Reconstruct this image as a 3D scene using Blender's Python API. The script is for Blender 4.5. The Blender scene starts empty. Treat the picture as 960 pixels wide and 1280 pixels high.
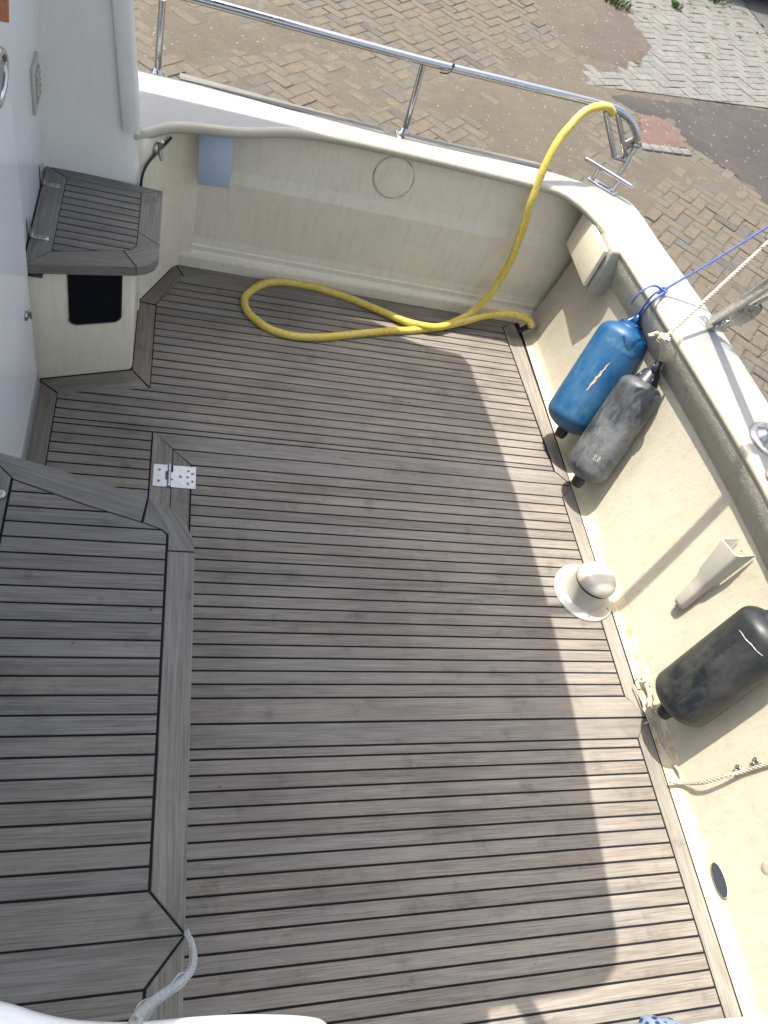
import bpy, bmesh, math, random
from mathutils import Vector, Matrix, noise
random.seed(7)
scn = bpy.context.scene
col = scn.collection
PI = math.pi

# ------------------------------------------------------------------ camera model
FPX = 940.54
CR = Matrix(((0.94987, -0.070234, -0.304645), (-0.119329, 0.819219, -0.560929), (0.288967, 0.569164, 0.769773)))
CC = Vector((0, 0, 2.498))

def ray(px, py):
    return CR @ Vector(((px - 480) / FPX, -(py - 640) / FPX, -1.0))
def atz(px, py, z):
    d = ray(px, py); return CC + d * ((z - CC.z) / d.z)
def aty(px, py, y):
    d = ray(px, py); return CC + d * (y / d.y)
def atx(px, py, x):
    d = ray(px, py); return CC + d * (x / d.x)
def atp(px, py, P, n):
    d = ray(px, py); n = Vector(n); return CC + d * (n.dot(Vector(P) - CC) / n.dot(d))

# ------------------------------------------------------------------ tagging
def tag(o, label=None, cat=None, group=None, kind=None):
    if label: o['label'] = label
    if cat: o['category'] = cat
    if group: o['group'] = group
    if kind: o['kind'] = kind
    return o
def empty(name, loc, label, cat, group=None):
    o = bpy.data.objects.new(name, None); col.objects.link(o); o.location = loc
    o.empty_display_size = .1
    bpy.context.view_layer.update()
    return tag(o, label, cat, group)

# ------------------------------------------------------------------ mesh builder
class MB:
    def __init__(s):
        s.v = []; s.f = []; s.uv = []; s.sm = []; s.mi = []
    def add(s, verts, faces, uvf=None, smooth=False, mi=0):
        b = len(s.v); s.v += [Vector(p) for p in verts]
        for fc in faces:
            s.f.append([b + i for i in fc]); s.sm.append(smooth); s.mi.append(mi)
            s.uv.append([uvf(Vector(verts[i])) if uvf else (0, 0) for i in fc])
    def prism(s, poly, z0, z1, d=(1, 0), uo=0, ch=0.0, mi=0):
        """vertical prism on a 2d polygon; ch = small top chamfer"""
        a = sum(poly[i][0] * poly[(i + 1) % len(poly)][1] - poly[(i + 1) % len(poly)][0] * poly[i][1] for i in range(len(poly)))
        if a < 0: poly = poly[::-1]
        n = len(poly)
        L = math.hypot(*d); dx, dy = d[0] / L, d[1] / L
        uvf = lambda p: (p.x * dx + p.y * dy + uo, -p.x * dy + p.y * dx + p.z)
        if ch > 0:
            inn = inset(poly, ch)
            v = [(x, y, z0) for x, y in poly] + [(x, y, z1 - ch) for x, y in poly] + [(x, y, z1) for x, y in inn]
            f = [list(range(n))[::-1], list(range(2 * n, 3 * n))]
            for i in range(n):
                j = (i + 1) % n
                f.append([i, j, n + j, n + i]); f.append([n + i, n + j, 2 * n + j, 2 * n + i])
        else:
            v = [(x, y, z0) for x, y in poly] + [(x, y, z1) for x, y in poly]
            f = [list(range(n))[::-1], list(range(n, 2 * n))] + [[i, (i + 1) % n, n + (i + 1) % n, n + i] for i in range(n)]
        s.add(v, f, uvf, mi=mi)
    def box(s, c, size, M=None, bev=0.0, seg=2, mi=0):
        bm = bmesh.new(); bmesh.ops.create_cube(bm, size=1.0)
        for v in bm.verts: v.co = Vector((v.co.x * size[0], v.co.y * size[1], v.co.z * size[2]))
        if bev > 0: bmesh.ops.bevel(bm, geom=bm.edges[:] , offset=bev, segments=seg, affect='EDGES', profile=0.5)
        T = Matrix.Translation(Vector(c)) @ (M.to_4x4() if M is not None else Matrix.Identity(4))
        s.bm(bm, T, smooth=bev > 0, mi=mi)
    def bm(s, bm, T=None, smooth=False, mi=0):
        bm.verts.ensure_lookup_table(); bm.verts.index_update()
        vs = [(T @ v.co if T else v.co.copy()) for v in bm.verts]
        s.add(vs, [[v.index for v in f.verts] for f in bm.faces], lambda p: (p.x, p.y), smooth, mi)
        bm.free()
    def tube(s, pts, r, n=10, cap=True, closed=False, mi=0):
        pts = [Vector(p) for p in pts]; m = len(pts)
        rr = r if isinstance(r, (list, tuple)) else [r] * m
        T = []
        for i in range(m):
            a = pts[(i - 1) % m] if (closed or i > 0) else pts[i]
            b = pts[(i + 1) % m] if (closed or i < m - 1) else pts[i]
            t = b - a
            T.append(t.normalized() if t.length > 1e-9 else Vector((0, 0, 1)))
        up = Vector((0, 0, 1)) if abs(T[0].z) < .9 else Vector((1, 0, 0))
        N = (up - T[0] * up.dot(T[0])).normalized()
        v = []; Ls = 0
        for i in range(m):
            N = (N - T[i] * N.dot(T[i])).normalized(); B = T[i].cross(N)
            for k in range(n):
                a = 2 * PI * k / n
                v.append(pts[i] + (N * math.cos(a) + B * math.sin(a)) * rr[i])
        f = []
        for i in range(m if closed else m - 1):
            j = (i + 1) % m
            for k in range(n):
                q = (k + 1) % n
                f.append([i * n + k, i * n + q, j * n + q, j * n + k])
        s.add(v, f, lambda p: (p.x, p.y), True, mi)
        if cap and not closed:
            s.add(v[:n], [list(range(n))[::-1]], None, False, mi); s.add(v[-n:], [list(range(n))], None, False, mi)
    def lathe(s, prof, M, n=32, mi=0):
        """prof: (radius, height) along local z"""
        v = []; f = []; m = len(prof)
        for r, h in prof:
            for k in range(n):
                a = 2 * PI * k / n; v.append(M @ Vector((r * math.cos(a), r * math.sin(a), h)))
        for i in range(m - 1):
            for k in range(n):
                q = (k + 1) % n; f.append([i * n + k, i * n + q, (i + 1) * n + q, (i + 1) * n + k])
        b = len(s.v); Mi = M.inverted()
        s.add(v, f, lambda p: (math.atan2((Mi @ p).y, (Mi @ p).x) / (2 * PI), (Mi @ p).z), True, mi)
        if prof[0][0] > 1e-6: s.add(v[:n], [list(range(n))[::-1]], None, False, mi)
        if prof[-1][0] > 1e-6: s.add(v[-n:], [list(range(n))], None, False, mi)
    def grid(s, P, uvf=None, smooth=True, mi=0, flip=False):
        n = len(P); m = len(P[0]); v = [p for row in P for p in row]
        f = []
        for i in range(n - 1):
            for j in range(m - 1):
                q = [i * m + j, i * m + j + 1, (i + 1) * m + j + 1, (i + 1) * m + j]
                f.append(q[::-1] if flip else q)
        s.add(v, f, uvf or (lambda p: (p.x, p.y)), smooth, mi)
    def build(s, name, mats, parent=None, fix=True, bevel=0, solid=0):
        me = bpy.data.meshes.new(name); me.from_pydata([tuple(p) for p in s.v], [], s.f)
        uvl = me.uv_layers.new(name='UVMap'); k = 0
        for uvs in s.uv:
            for q in uvs:
                uvl.data[k].uv = q; k += 1
        me.polygons.foreach_set('use_smooth', s.sm)
        me.polygons.foreach_set('material_index', s.mi)
        for mm in (mats if isinstance(mats, (list, tuple)) else [mats]): me.materials.append(mm)
        if fix:
            bm = bmesh.new(); bm.from_mesh(me)
            bmesh.ops.recalc_face_normals(bm, faces=bm.faces); bm.to_mesh(me); bm.free()
        me.update()
        o = bpy.data.objects.new(name, me); col.objects.link(o)
        if solid:
            md = o.modifiers.new('s', 'SOLIDIFY'); md.thickness = solid; md.offset = -1
        if bevel:
            md = o.modifiers.new('b', 'BEVEL'); md.width = bevel; md.segments = 3; md.limit_method = 'ANGLE'; md.angle_limit = math.radians(40)
        if parent:
            o.parent = parent
            o.matrix_parent_inverse = parent.matrix_world.inverted()
        return o

def inset(poly, c):
    n = len(poly); out = []
    for i in range(n):
        p0 = Vector(poly[i - 1]); p1 = Vector(poly[i]); p2 = Vector(poly[(i + 1) % n])
        d1 = (p1 - p0).normalized(); d2 = (p2 - p1).normalized()
        n1 = Vector((-d1.y, d1.x)); n2 = Vector((-d2.y, d2.x))
        k = n1 + n2; L = k.length_squared
        q = p1 + (k * (2 * c / L) if L > .3 else k * c)
        out.append((q.x, q.y))
    return out
def smooth_path(pts, k=8):
    pts = [Vector(p) for p in pts]; out = []
    P = [pts[0] * 2 - pts[1]] + pts + [pts[-1] * 2 - pts[-2]]
    for i in range(1, len(P) - 2):
        p0, p1, p2, p3 = P[i - 1:i + 3]
        for j in range(k):
            t = j / k
            out.append(.5 * ((2 * p1) + (p2 - p0) * t + (2 * p0 - 5 * p1 + 4 * p2 - p3) * t * t + (3 * p1 - p0 - 3 * p2 + p3) * t ** 3))
    out.append(pts[-1]); return out
def interp(x, tab):
    if x <= tab[0][0]: return tab[0][1]
    for (a, b), (c, d) in zip(tab, tab[1:]):
        if x <= c: return b + (d - b) * (x - a) / (c - a)
    return tab[-1][1]
def resample(pts, step):
    out = [pts[0]]; acc = 0
    for a, b in zip(pts, pts[1:]):
        L = (b - a).length
        if L < 1e-9: continue
        t = step - acc
        while t <= L:
            out.append(a + (b - a) * (t / L)); t += step
        acc = L - (t - step)
    return out
def rope(mb, pts, R, pitch=None, strands=3, k=10, mi=0):
    """laid rope: strands wound round the path"""
    pitch = pitch or R * 6
    P = resample(smooth_path(pts, k), pitch / 8)
    T = [((P[min(i + 1, len(P) - 1)] - P[max(i - 1, 0)])).normalized() for i in range(len(P))]
    up = Vector((0, 0, 1)) if abs(T[0].z) < .9 else Vector((1, 0, 0))
    N = (up - T[0] * up.dot(T[0])).normalized(); fr = []
    for t in T:
        N = (N - t * N.dot(t)).normalized(); fr.append((N.copy(), t.cross(N)))
    for s_ in range(strands):
        q = []
        for i, p in enumerate(P):
            a = 2 * PI * (i / 8 + s_ / strands)
            q.append(p + (fr[i][0] * math.cos(a) + fr[i][1] * math.sin(a)) * R * .56)
        mb.tube(q, R * .47, 6, mi=mi)

# ------------------------------------------------------------------ materials
def newmat(name):
    m = bpy.data.materials.new(name); m.use_nodes = True
    nt = m.node_tree; b = nt.nodes['Principled BSDF']
    return m, nt, b
class NB:
    def __init__(s, nt): s.nt = nt
    def n(s, t, **kw):
        x = s.nt.nodes.new(t)
        for k, v in kw.items():
            if k.startswith('i_'):
                x.inputs[int(k[2:]) if k[2:].isdigit() else k[2:].replace('_', ' ')].default_value = v
            else: setattr(x, k, v)
        return x
    def l(s, a, b): s.nt.links.new(a, b)
    def noise(s, vec, scale, detail=4, rough=.55, dist=0):
        x = s.n('ShaderNodeTexNoise'); x.inputs['Scale'].default_value = scale; x.inputs['Detail'].default_value = detail
        x.inputs['Roughness'].default_value = rough; x.inputs['Distortion'].default_value = dist
        if vec is not None: s.l(vec, x.inputs['Vector'])
        return x.outputs['Fac']
    def ramp(s, fac, stops, interp='LINEAR'):
        x = s.n('ShaderNodeValToRGB'); e = x.color_ramp.elements; x.color_ramp.interpolation = interp
        while len(e) < len(stops): e.new(.5)
        for k, (p, c) in enumerate(stops):
            e[k].position = p; e[k].color = (c, c, c, 1) if isinstance(c, (int, float)) else (*c, 1)
        s.l(fac, x.inputs[0]); return x.outputs[0]
    def mix(s, fac, a, b, mode='MIX'):
        x = s.n('ShaderNodeMix', data_type='RGBA', blend_type=mode)
        for sock, v in ((x.inputs[0], fac), (x.inputs[6], a), (x.inputs[7], b)):
            if hasattr(v, 'node'): s.l(v, sock)
            elif isinstance(v, (int, float)): sock.default_value = v if sock == x.inputs[0] else (v, v, v, 1)
            else: sock.default_value = (*v, 1)
        return x.outputs[2]
    def math(s, op, a, b=0.0):
        x = s.n('ShaderNodeMath', operation=op)
        for sock, v in ((x.inputs[0], a), (x.inputs[1], b)):
            if hasattr(v, 'node'): s.l(v, sock)
            else: sock.default_value = v
        return x.outputs[0]
    def vmul(s, v, k):
        x = s.n('ShaderNodeVectorMath', operation='MULTIPLY'); s.l(v, x.inputs[0]); x.inputs[1].default_value = k
        return x.outputs[0]
    def bump(s, h, strength, dist, bsdf):
        x = s.n('ShaderNodeBump'); x.inputs['Strength'].default_value = strength; x.inputs['Distance'].default_value = dist
        s.l(h, x.inputs['Height']); s.l(x.outputs[0], bsdf.inputs['Normal'])

def teak(name, tint=(1, 1, 1), wear=1.0, speck=1.0):
    tint = (.722 * tint[0], .712 * tint[1], .690 * tint[2])
    m, nt, b = newmat(name); q = NB(nt)
    uv = q.n('ShaderNodeUVMap').outputs[0]
    geo = q.n('ShaderNodeNewGeometry'); rnd = geo.outputs['Random Per Island']; pos = geo.outputs['Position']
    off = q.n('ShaderNodeCombineXYZ'); q.l(q.math('MULTIPLY', rnd, 37.0), off.inputs[0]); q.l(q.math('MULTIPLY', rnd, 91.0), off.inputs[1]); q.l(q.math('MULTIPLY', rnd, 53.0), off.inputs[2])
    ad = q.n('ShaderNodeVectorMath', operation='ADD'); q.l(uv, ad.inputs[0]); q.l(off.outputs[0], ad.inputs[1])
    v = ad.outputs[0]
    fine = q.noise(q.vmul(v, (6, 260, 1)), 1, 5, .7)
    mid = q.noise(q.vmul(v, (2.2, 60, 1)), 1, 4, .6, .6)
    broad = q.noise(q.vmul(v, (1.1, 9, 1)), 1, 3, .5)
    patch = q.noise(pos, 2.6, 4, .6)
    blot = q.noise(pos, 9, 5, .65)
    def t(c): return tuple(a * k for a, k in zip(c, tint))
    c = q.ramp(mid, [(.25, t((.215, .197, .176))), (.5, t((.292, .268, .240))), (.75, t((.352, .326, .292)))])
    c = q.mix(q.ramp(fine, [(.36, 0.9), (.58, 0)]), c, t((.14, .127, .110)))
    c = q.mix(q.ramp(broad, [(.45, 0), (.75, .5)]), c, t((.37, .345, .305)))
    tone = q.ramp(rnd, [(0, .92), (.5, 1.0), (1, 1.07)])
    c = q.mix(1.0, c, tone, 'MULTIPLY')
    warm = q.ramp(q.noise(off.outputs[0], 3.1, 0), [(.3, (1.03, .995, .95)), (.7, (.985, 1.0, 1.01))])
    c = q.mix(1.0, c, warm, 'MULTIPLY')
    c = q.mix(1.0, c, q.ramp(patch, [(.30, .80), (.5, 1.0), (.72, 1.10)]), 'MULTIPLY')
    c = q.mix(1.0, c, q.ramp(blot, [(.30, .72), (.44, 1.0), (.66, 1.0), (.78, 1.12)]), 'MULTIPLY')
    vo = q.n('ShaderNodeTexVoronoi'); vo.inputs['Scale'].default_value = 9; q.l(pos, vo.inputs['Vector'])
    sp = q.ramp(vo.outputs['Distance'], [(.028, .75 * speck), (.05, 0)])
    sp2 = q.math('MULTIPLY', sp, q.ramp(q.noise(pos, 4.3, 2), [(.52, 0), (.56, 1)]))
    c = q.mix(sp2, c, (.05, .042, .04))
    vl = q.n('ShaderNodeTexVoronoi'); vl.inputs['Scale'].default_value = 5; q.l(pos, vl.inputs['Vector'])
    c = q.mix(q.math('MULTIPLY', q.ramp(vl.outputs['Distance'], [(.018, .8), (.03, 0)]), q.ramp(q.noise(pos, 3.1, 2), [(.60, 0), (.63, 1)])), c, (.62, .6, .56))
    q.l(c, b.inputs['Base Color']); b.inputs['Roughness'].default_value = .62
    b.inputs['Specular IOR Level'].default_value = .45
    h = q.math('ADD', q.math('MULTIPLY', fine, .6), q.math('MULTIPLY', mid, .8))
    q.bump(h, .55, .0022, b)
    return m
def gelcoat(name, c0, c1, grime=(.5, .42, .28), gr=.25, rough=.28, bumpS=220, bumpD=.0012, bumpA=.25, wave=0):
    m, nt, b = newmat(name); q = NB(nt)
    geo = q.n('ShaderNodeNewGeometry'); pos = geo.outputs['Position']
    big = q.noise(pos, 3.0, 4, .6); med = q.noise(pos, 22, 5, .6); fin = q.noise(pos, bumpS, 3, .6)
    c = q.mix(q.ramp(big, [(.35, 0), (.7, 1)]), c0, c1)
    c = q.mix(q.ramp(med, [(.52, 0), (.8, gr)]), c, grime)
    c = q.mix(q.ramp(q.noise(q.vmul(pos, (9, 9, 1.0)), 5, 5, .65), [(.50, 0), (.78, gr * 1.3)]), c, grime)
    c = q.mix(q.ramp(fin, [(.25, .10), (.5, 0)]), c, tuple(x * .6 for x in c0))
    vo = q.n('ShaderNodeTexVoronoi'); vo.inputs['Scale'].default_value = 11; q.l(pos, vo.inputs['Vector'])
    sp = q.math('MULTIPLY', q.ramp(vo.outputs['Distance'], [(.02, .8), (.04, 0)]), q.ramp(q.noise(pos, 5.3, 2), [(.56, 0), (.6, 1)]))
    c = q.mix(sp, c, (.22, .19, .16))
    q.l(c, b.inputs['Base Color']); b.inputs['Roughness'].default_value = rough
    q.bump(q.math('ADD', fin, q.math('MULTIPLY', med, 1.6)), bumpA, bumpD, b)
    return m
def plain(name, c, rough=.4, metal=0, var=.12, scale=30, bump=0.0, bscale=120, spec=.5):
    m, nt, b = newmat(name); q = NB(nt)
    pos = q.n('ShaderNodeNewGeometry').outputs['Position']
    n1 = q.noise(pos, scale, 4, .6)
    cc = q.mix(1.0, c, q.ramp(n1, [(.3, 1 - var), (.7, 1 + var)]), 'MULTIPLY')
    q.l(cc, b.inputs['Base Color']); b.inputs['Roughness'].default_value = rough; b.inputs['Metallic'].default_value = metal
    b.inputs['Specular IOR Level'].default_value = spec
    if bump: q.bump(q.noise(pos, bscale, 4, .6), bump, .002, b)
    return m
def steel(name, c=(.50, .50, .51), rough=.16):
    m, nt, b = newmat(name); q = NB(nt)
    pos = q.n('ShaderNodeNewGeometry').outputs['Position']
    n1 = q.noise(pos, 60, 4, .65)
    q.l(q.mix(q.ramp(n1, [(.5, 0), (.8, .5)]), c, (.38, .35, .31)), b.inputs['Base Color'])
    q.l(q.ramp(n1, [(.3, rough * .6), (.8, rough * 2.2)]), b.inputs['Roughness']); b.inputs['Metallic'].default_value = 1
    return m

M = {}
M['teak'] = teak('weathered teak')
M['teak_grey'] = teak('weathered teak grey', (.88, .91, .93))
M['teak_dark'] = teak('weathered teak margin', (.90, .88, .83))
M['teak_sunlit'] = teak('sunlit teak margin', (1.16, 1.15, 1.13))  # lighter copy of the teak: sun on the right margin put into the tint
M['caulk'] = plain('black deck caulk', (.008, .008, .010), .8, var=.2, spec=.2)
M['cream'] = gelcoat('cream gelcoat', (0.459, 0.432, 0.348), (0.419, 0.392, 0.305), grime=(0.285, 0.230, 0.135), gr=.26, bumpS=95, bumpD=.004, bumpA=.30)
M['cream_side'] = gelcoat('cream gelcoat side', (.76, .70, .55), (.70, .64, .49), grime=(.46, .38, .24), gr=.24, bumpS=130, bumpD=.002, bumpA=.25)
M['rough'] = gelcoat('rough cream moulding', (.40, .385, .32), (.34, .33, .275), grime=(.20, .19, .16), gr=.35, bumpS=90, bumpD=.006, bumpA=.6, rough=.6)
M['white'] = gelcoat('white deck paint', (0.259, 0.262, 0.252), (0.235, 0.239, 0.232), grime=(0.403, 0.390, 0.349), gr=.14, bumpS=150, bumpD=.0025, bumpA=.35, rough=.42)
M['cabin'] = gelcoat('white cabin gelcoat', (.84, .85, .85), (.80, .81, .81), grime=(.5, .5, .47), gr=.08, bumpS=300, bumpD=.0006, bumpA=.15, rough=.25)
M['wing'] = gelcoat('pale cabin moulding', (.76, .74, .67), (.71, .69, .62), grime=(.5, .48, .42), gr=.12, bumpS=200, bumpD=.001, bumpA=.2, rough=.4)
M['plastic'] = plain('off white plastic', (0.421, 0.405, 0.348), .35, var=.04, scale=40)
M['steel'] = steel('polished stainless')
M['steel_dull'] = steel('dull stainless', (.46, .45, .42), .28)
M['bluegrey'] = plain('pale blue grey panel', (.42, .50, .60), .45, var=.04, scale=12)
M['black'] = plain('recess black', (.004, .005, .008), .85, var=.3, scale=80, spec=.15)
M['darkrub'] = plain('black rubber', (.018, .018, .02), .5, var=.3)
M['batten'] = teak('grey rub batten', (.72, .78, .80))
M['varnish'] = plain('varnished wood', (.36, .12, .04), .25, var=.2)
M['rope_blue'] = plain('blue rope', (.12, .17, .46), .8, var=.5, scale=300)
M['rope_tan'] = plain('weathered tan rope', (.46, .41, .33), .9, var=.3, scale=200)
M['rope_grey'] = plain('grey polyester rope', (.36, .38, .38), .9, var=.3, scale=200)
M['galv'] = plain('galvanised hinge', (.40, .42, .45), .40, .85, .10, 50)
M['screw'] = plain('dark screw', (.20, .20, .205), .35, .8)
M['car'] = plain('dark blue car paint', (.012, .02, .06), .15, 0, .05)
M['glass'] = plain('dark car glass', (.02, .025, .03), .05)
M['leaf'] = plain('weed leaves', (.07, .12, .025), .7, var=.4, scale=60)
M['water'] = plain('harbour water', (.02, .035, .03), .06, var=.2, bump=.3, bscale=6)

# coving material: cream with rust-brown dirt lying in the gutter
def coving_mat():
    m, nt, b = newmat('stained coving'); q = NB(nt)
    pos = q.n('ShaderNodeNewGeometry').outputs['Position']
    sx = q.n('ShaderNodeSeparateXYZ'); q.l(pos, sx.inputs[0])
    n1 = q.noise(q.vmul(pos, (1, .45, 1)), 26, 6, .7); n2 = q.noise(pos, 5, 3, .6); n3 = q.noise(pos, 90, 4, .7)
    base = q.mix(q.ramp(n2, [(.3, 0), (.7, 1)]), (.52, .475, .34), (.53, .465, .30))
    wy = q.ramp(sx.outputs[1], [(0, 0), (.30, .05), (.45, 1), (.68, 1), (.72, .35), (1, 0)])
    mp = q.n('ShaderNodeMapRange'); q.l(sx.outputs[1], mp.inputs[0]); mp.inputs[1].default_value = -.4; mp.inputs[2].default_value = 2.6
    wy = q.ramp(mp.outputs[0], [(.20, 0), (.26, .35), (.36, 1), (.66, 1), (.74, .5), (.95, .15)])
    st = q.math('MULTIPLY', q.ramp(n1, [(.46, 0), (.64, .85)]), wy)
    c = q.mix(st, base, q.mix(q.ramp(n3, [(.4, 0), (.6, 1)]), (.42, .27, .13), (.20, .13, .08)))
    q.l(c, b.inputs['Base Color']); b.inputs['Roughness'].default_value = .6
    q.bump(n1, .4, .003, b)
    return m
M['coving'] = coving_mat()

def fender_mat(name, base, scuff, amount, tear=None):
    m, nt, b = newmat(name); q = NB(nt)
    pos = q.n('ShaderNodeNewGeometry').outputs['Position']
    uv = q.n('ShaderNodeUVMap').outputs[0]
    n1 = q.noise(q.vmul(uv, (22, 5, 1)), 1, 6, .75); n2 = q.noise(pos, 7, 10, .72); n3 = q.noise(pos, 160, 4, .7)
    sp = q.n('ShaderNodeSeparateXYZ'); q.l(uv, sp.inputs[0])
    low = q.ramp(sp.outputs[1], [(0, 1.0), (.30, .85), (.45, .45), (.6, .5), (1, .3)])
    c = q.mix(q.math('MULTIPLY', q.ramp(n2, [(.40, 0), (.66, amount)]), low), base, scuff)
    c = q.mix(q.math('MULTIPLY', q.ramp(n1, [(.50, 0), (.75, amount)]), low), c, scuff)
    c = q.mix(q.ramp(n3, [(.62, 0), (.75, amount * .4)]), c, tuple(min(1, k * 1.4) for k in scuff))
    q.l(c, b.inputs['Base Color'])
    q.l(q.ramp(n2, [(.3, .30), (.7, .6)]), b.inputs['Roughness'])
    q.bump(q.math('ADD', n2, n3), .12, .002, b)
    return m
M['f_blue'] = fender_mat('blue vinyl fender', (.001, .062, .165), (.11, .23, .31), .34)
M['f_grey'] = fender_mat('scuffed dark vinyl fender', (.026, .030, .035), (.21, .22, .22), .80)
M['f_black'] = fender_mat('black vinyl fender', (.007, .010, .013), (.09, .085, .075), .6)
M['f_eye'] = plain('dark navy vinyl', (.012, .016, .026), .35, var=.3)
M['f_eye_blue'] = plain('deep blue vinyl', (.004, .05, .15), .32, var=.3)
M['scuff'] = plain('pale scuff band', (.030, .115, .215), .5, var=.3, scale=50)

def hose_mat():
    m, nt, b = newmat('yellow hose'); q = NB(nt)
    pos = q.n('ShaderNodeNewGeometry').outputs['Position']
    n1 = q.noise(pos, 30, 6, .75, 1.0)
    c = q.mix(q.ramp(n1, [(.55, 0), (.72, .6)]), (.60, .46, .06), (.22, .15, .03))
    c = q.mix(q.ramp(q.noise(pos, 9, 3), [(.4, 0), (.7, .5)]), c, (.62, .54, .20))
    c = q.mix(q.ramp(q.noise(pos, 70, 5, .8), [(.54, 0), (.66, .8)]), c, (.16, .12, .05))
    q.l(c, b.inputs['Base Color']); b.inputs['Roughness'].default_value = .4
    return m
M['hose'] = hose_mat()

def stone_mat(name, stops, dirt=(.36, .30, .23), amt=.5):
    m, nt, b = newmat(name); q = NB(nt)
    geo = q.n('ShaderNodeNewGeometry'); rnd = geo.outputs['Random Per Island']; pos = geo.outputs['Position']
    c = q.ramp(rnd, stops, 'LINEAR')
    n1 = q.noise(pos, 90, 5, .75); n2 = q.noise(pos, 2.2, 5, .6); n3 = q.noise(pos, 12, 4, .6)
    c = q.mix(1.0, c, q.ramp(n1, [(.25, .50), (.5, 1.0), (.75, 1.40)]), 'MULTIPLY')
    n4 = q.noise(pos, 35, 5, .7); c = q.mix(1.0, c, q.ramp(n4, [(.3, .68), (.5, 1.0), (.7, 1.25)]), 'MULTIPLY')
    c = q.mix(q.ramp(n2, [(.40, .15), (.62, amt)]), c, dirt)
    c = q.mix(1.0, c, q.ramp(n3, [(.3, .86), (.7, 1.1)]), 'MULTIPLY')
    q.l(c, b.inputs['Base Color']); b.inputs['Roughness'].default_value = .9
    q.bump(n1, .5, .004, b)
    return m
M['brick'] = stone_mat('weathered clay pavers', [(0, (0.043, 0.043, 0.040)), (.08, (0.064, 0.062, 0.056)), (.25, (0.077, 0.072, 0.057)), (.5, (0.086, 0.073, 0.053)), (.75, (0.092, 0.071, 0.048)), (.9, (0.072, 0.068, 0.058)), (1, (0.060, 0.060, 0.054))], (0.081, 0.070, 0.048), .62)
M['paver'] = stone_mat('pale grey concrete pavers', [(0, (0.110, 0.110, 0.104)), (.5, (0.122, 0.122, 0.114)), (1, (0.132, 0.130, 0.122))], (0.110, 0.102, 0.091), .45)
def sand_mat(name, a, b_, c_, sc=140, stones=.5):
    m, nt, b = newmat(name); q = NB(nt)
    pos = q.n('ShaderNodeNewGeometry').outputs['Position']
    n1 = q.noise(pos, sc, 6, .8); n2 = q.noise(pos, 1.6, 5, .65); n3 = q.noise(pos, 9, 5, .7)
    c = q.mix(q.ramp(n2, [(.35, 0), (.65, 1)]), a, b_)
    c = q.mix(q.ramp(n3, [(.45, 0), (.75, .55)]), c, c_)
    c = q.mix(1.0, c, q.ramp(n1, [(.2, .55), (.5, 1.0), (.78, 1.45)]), 'MULTIPLY')
    vo = q.n('ShaderNodeTexVoronoi'); vo.inputs['Scale'].default_value = 26; q.l(pos, vo.inputs['Vector'])
    c = q.mix(q.math('MULTIPLY', q.ramp(vo.outputs['Distance'], [(.16, stones), (.24, 0)]), q.ramp(q.noise(pos, 17, 2), [(.55, 0), (.6, 1)])), c, (.52, .49, .45))
    q.l(c, b.inputs['Base Color']); b.inputs['Roughness'].default_value = .95
    q.bump(q.math('ADD', n1, q.math('MULTIPLY', vo.outputs['Distance'], .5)), .8, .008, b)
    return m
M['sand'] = sand_mat('dusty sand', (0.086, 0.073, 0.053), (0.073, 0.062, 0.045), (0.054, 0.045, 0.033), stones=.25)
M['gravel'] = sand_mat('brown gritty earth', (0.082, 0.067, 0.052), (0.065, 0.052, 0.040), (0.046, 0.036, 0.027), 60, .4)
M['asphalt'] = sand_mat('worn dusty asphalt', (0.034, 0.031, 0.029), (0.047, 0.041, 0.036), (0.024, 0.022, 0.021), 110, .35)
M['asphalt2'] = sand_mat('grey road asphalt', (0.072, 0.072, 0.070), (0.088, 0.085, 0.083), (0.055, 0.055, 0.055), 120, .3)
M['redearth'] = sand_mat('red brick grit', (.105, .062, .052), (.088, .056, .047), (.12, .085, .07), 120, .5)

# ------------------------------------------------------------------ GROUND (quay)
GZ = .30
QY, QX = 3.66, 2.78     # quay edges beside the hull
def inside(p, poly):
    x, y = p; c = False; n = len(poly)
    for i in range(n):
        x1, y1 = poly[i]; x2, y2 = poly[i - 1]
        if (y1 > y) != (y2 > y) and x < (x2 - x1) * (y - y1) / (y2 - y1) + x1: c = not c
    return c
def gp(pts): return [tuple(atz(x, y, GZ)[:2]) for x, y in pts]
pale_poly = gp([(736, 107), (762, 112.5), (860, 124), (962, 136.5), (1040, 146), (962, 50), (937, 15), (922, -8), (900, -60), (770, -60), (786, -14), (797, 18), (812, 40), (826, 58), (824, 70), (817, 87), (792, 99), (768, 92), (745, 86)])
asph_poly = gp([(748, 112), (762, 114), (860, 125.5), (962, 138), (1060, 150), (1150, 420), (1010, 330), (958, 262), (938, 236), (912, 214), (893, 203), (868, 188), (846, 168), (838, 150), (806, 147), (790, 140), (772, 128)])
road_poly = gp([(1060, 140), (964, 49), (939, 14), (924, -9), (905, -55), (1120, -40)])

mb = MB()
for x0, x1, y0, y1 in ((-40, 60, QY, 60), (QX, 60, -40, QY)):
    mb.prism([(x0, y0), (x1, y0), (x1, y1), (x0, y1)], -1.6, GZ - .02)
mb.build('ground', M['asphalt2'])['kind'] = 'structure'
mb = MB(); mb.prism([(-40, -40), (QX, -40), (QX, QY), (-40, QY)], -1.5, -.75)
tag(mb.build('water', M['water']), kind='structure')

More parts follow.
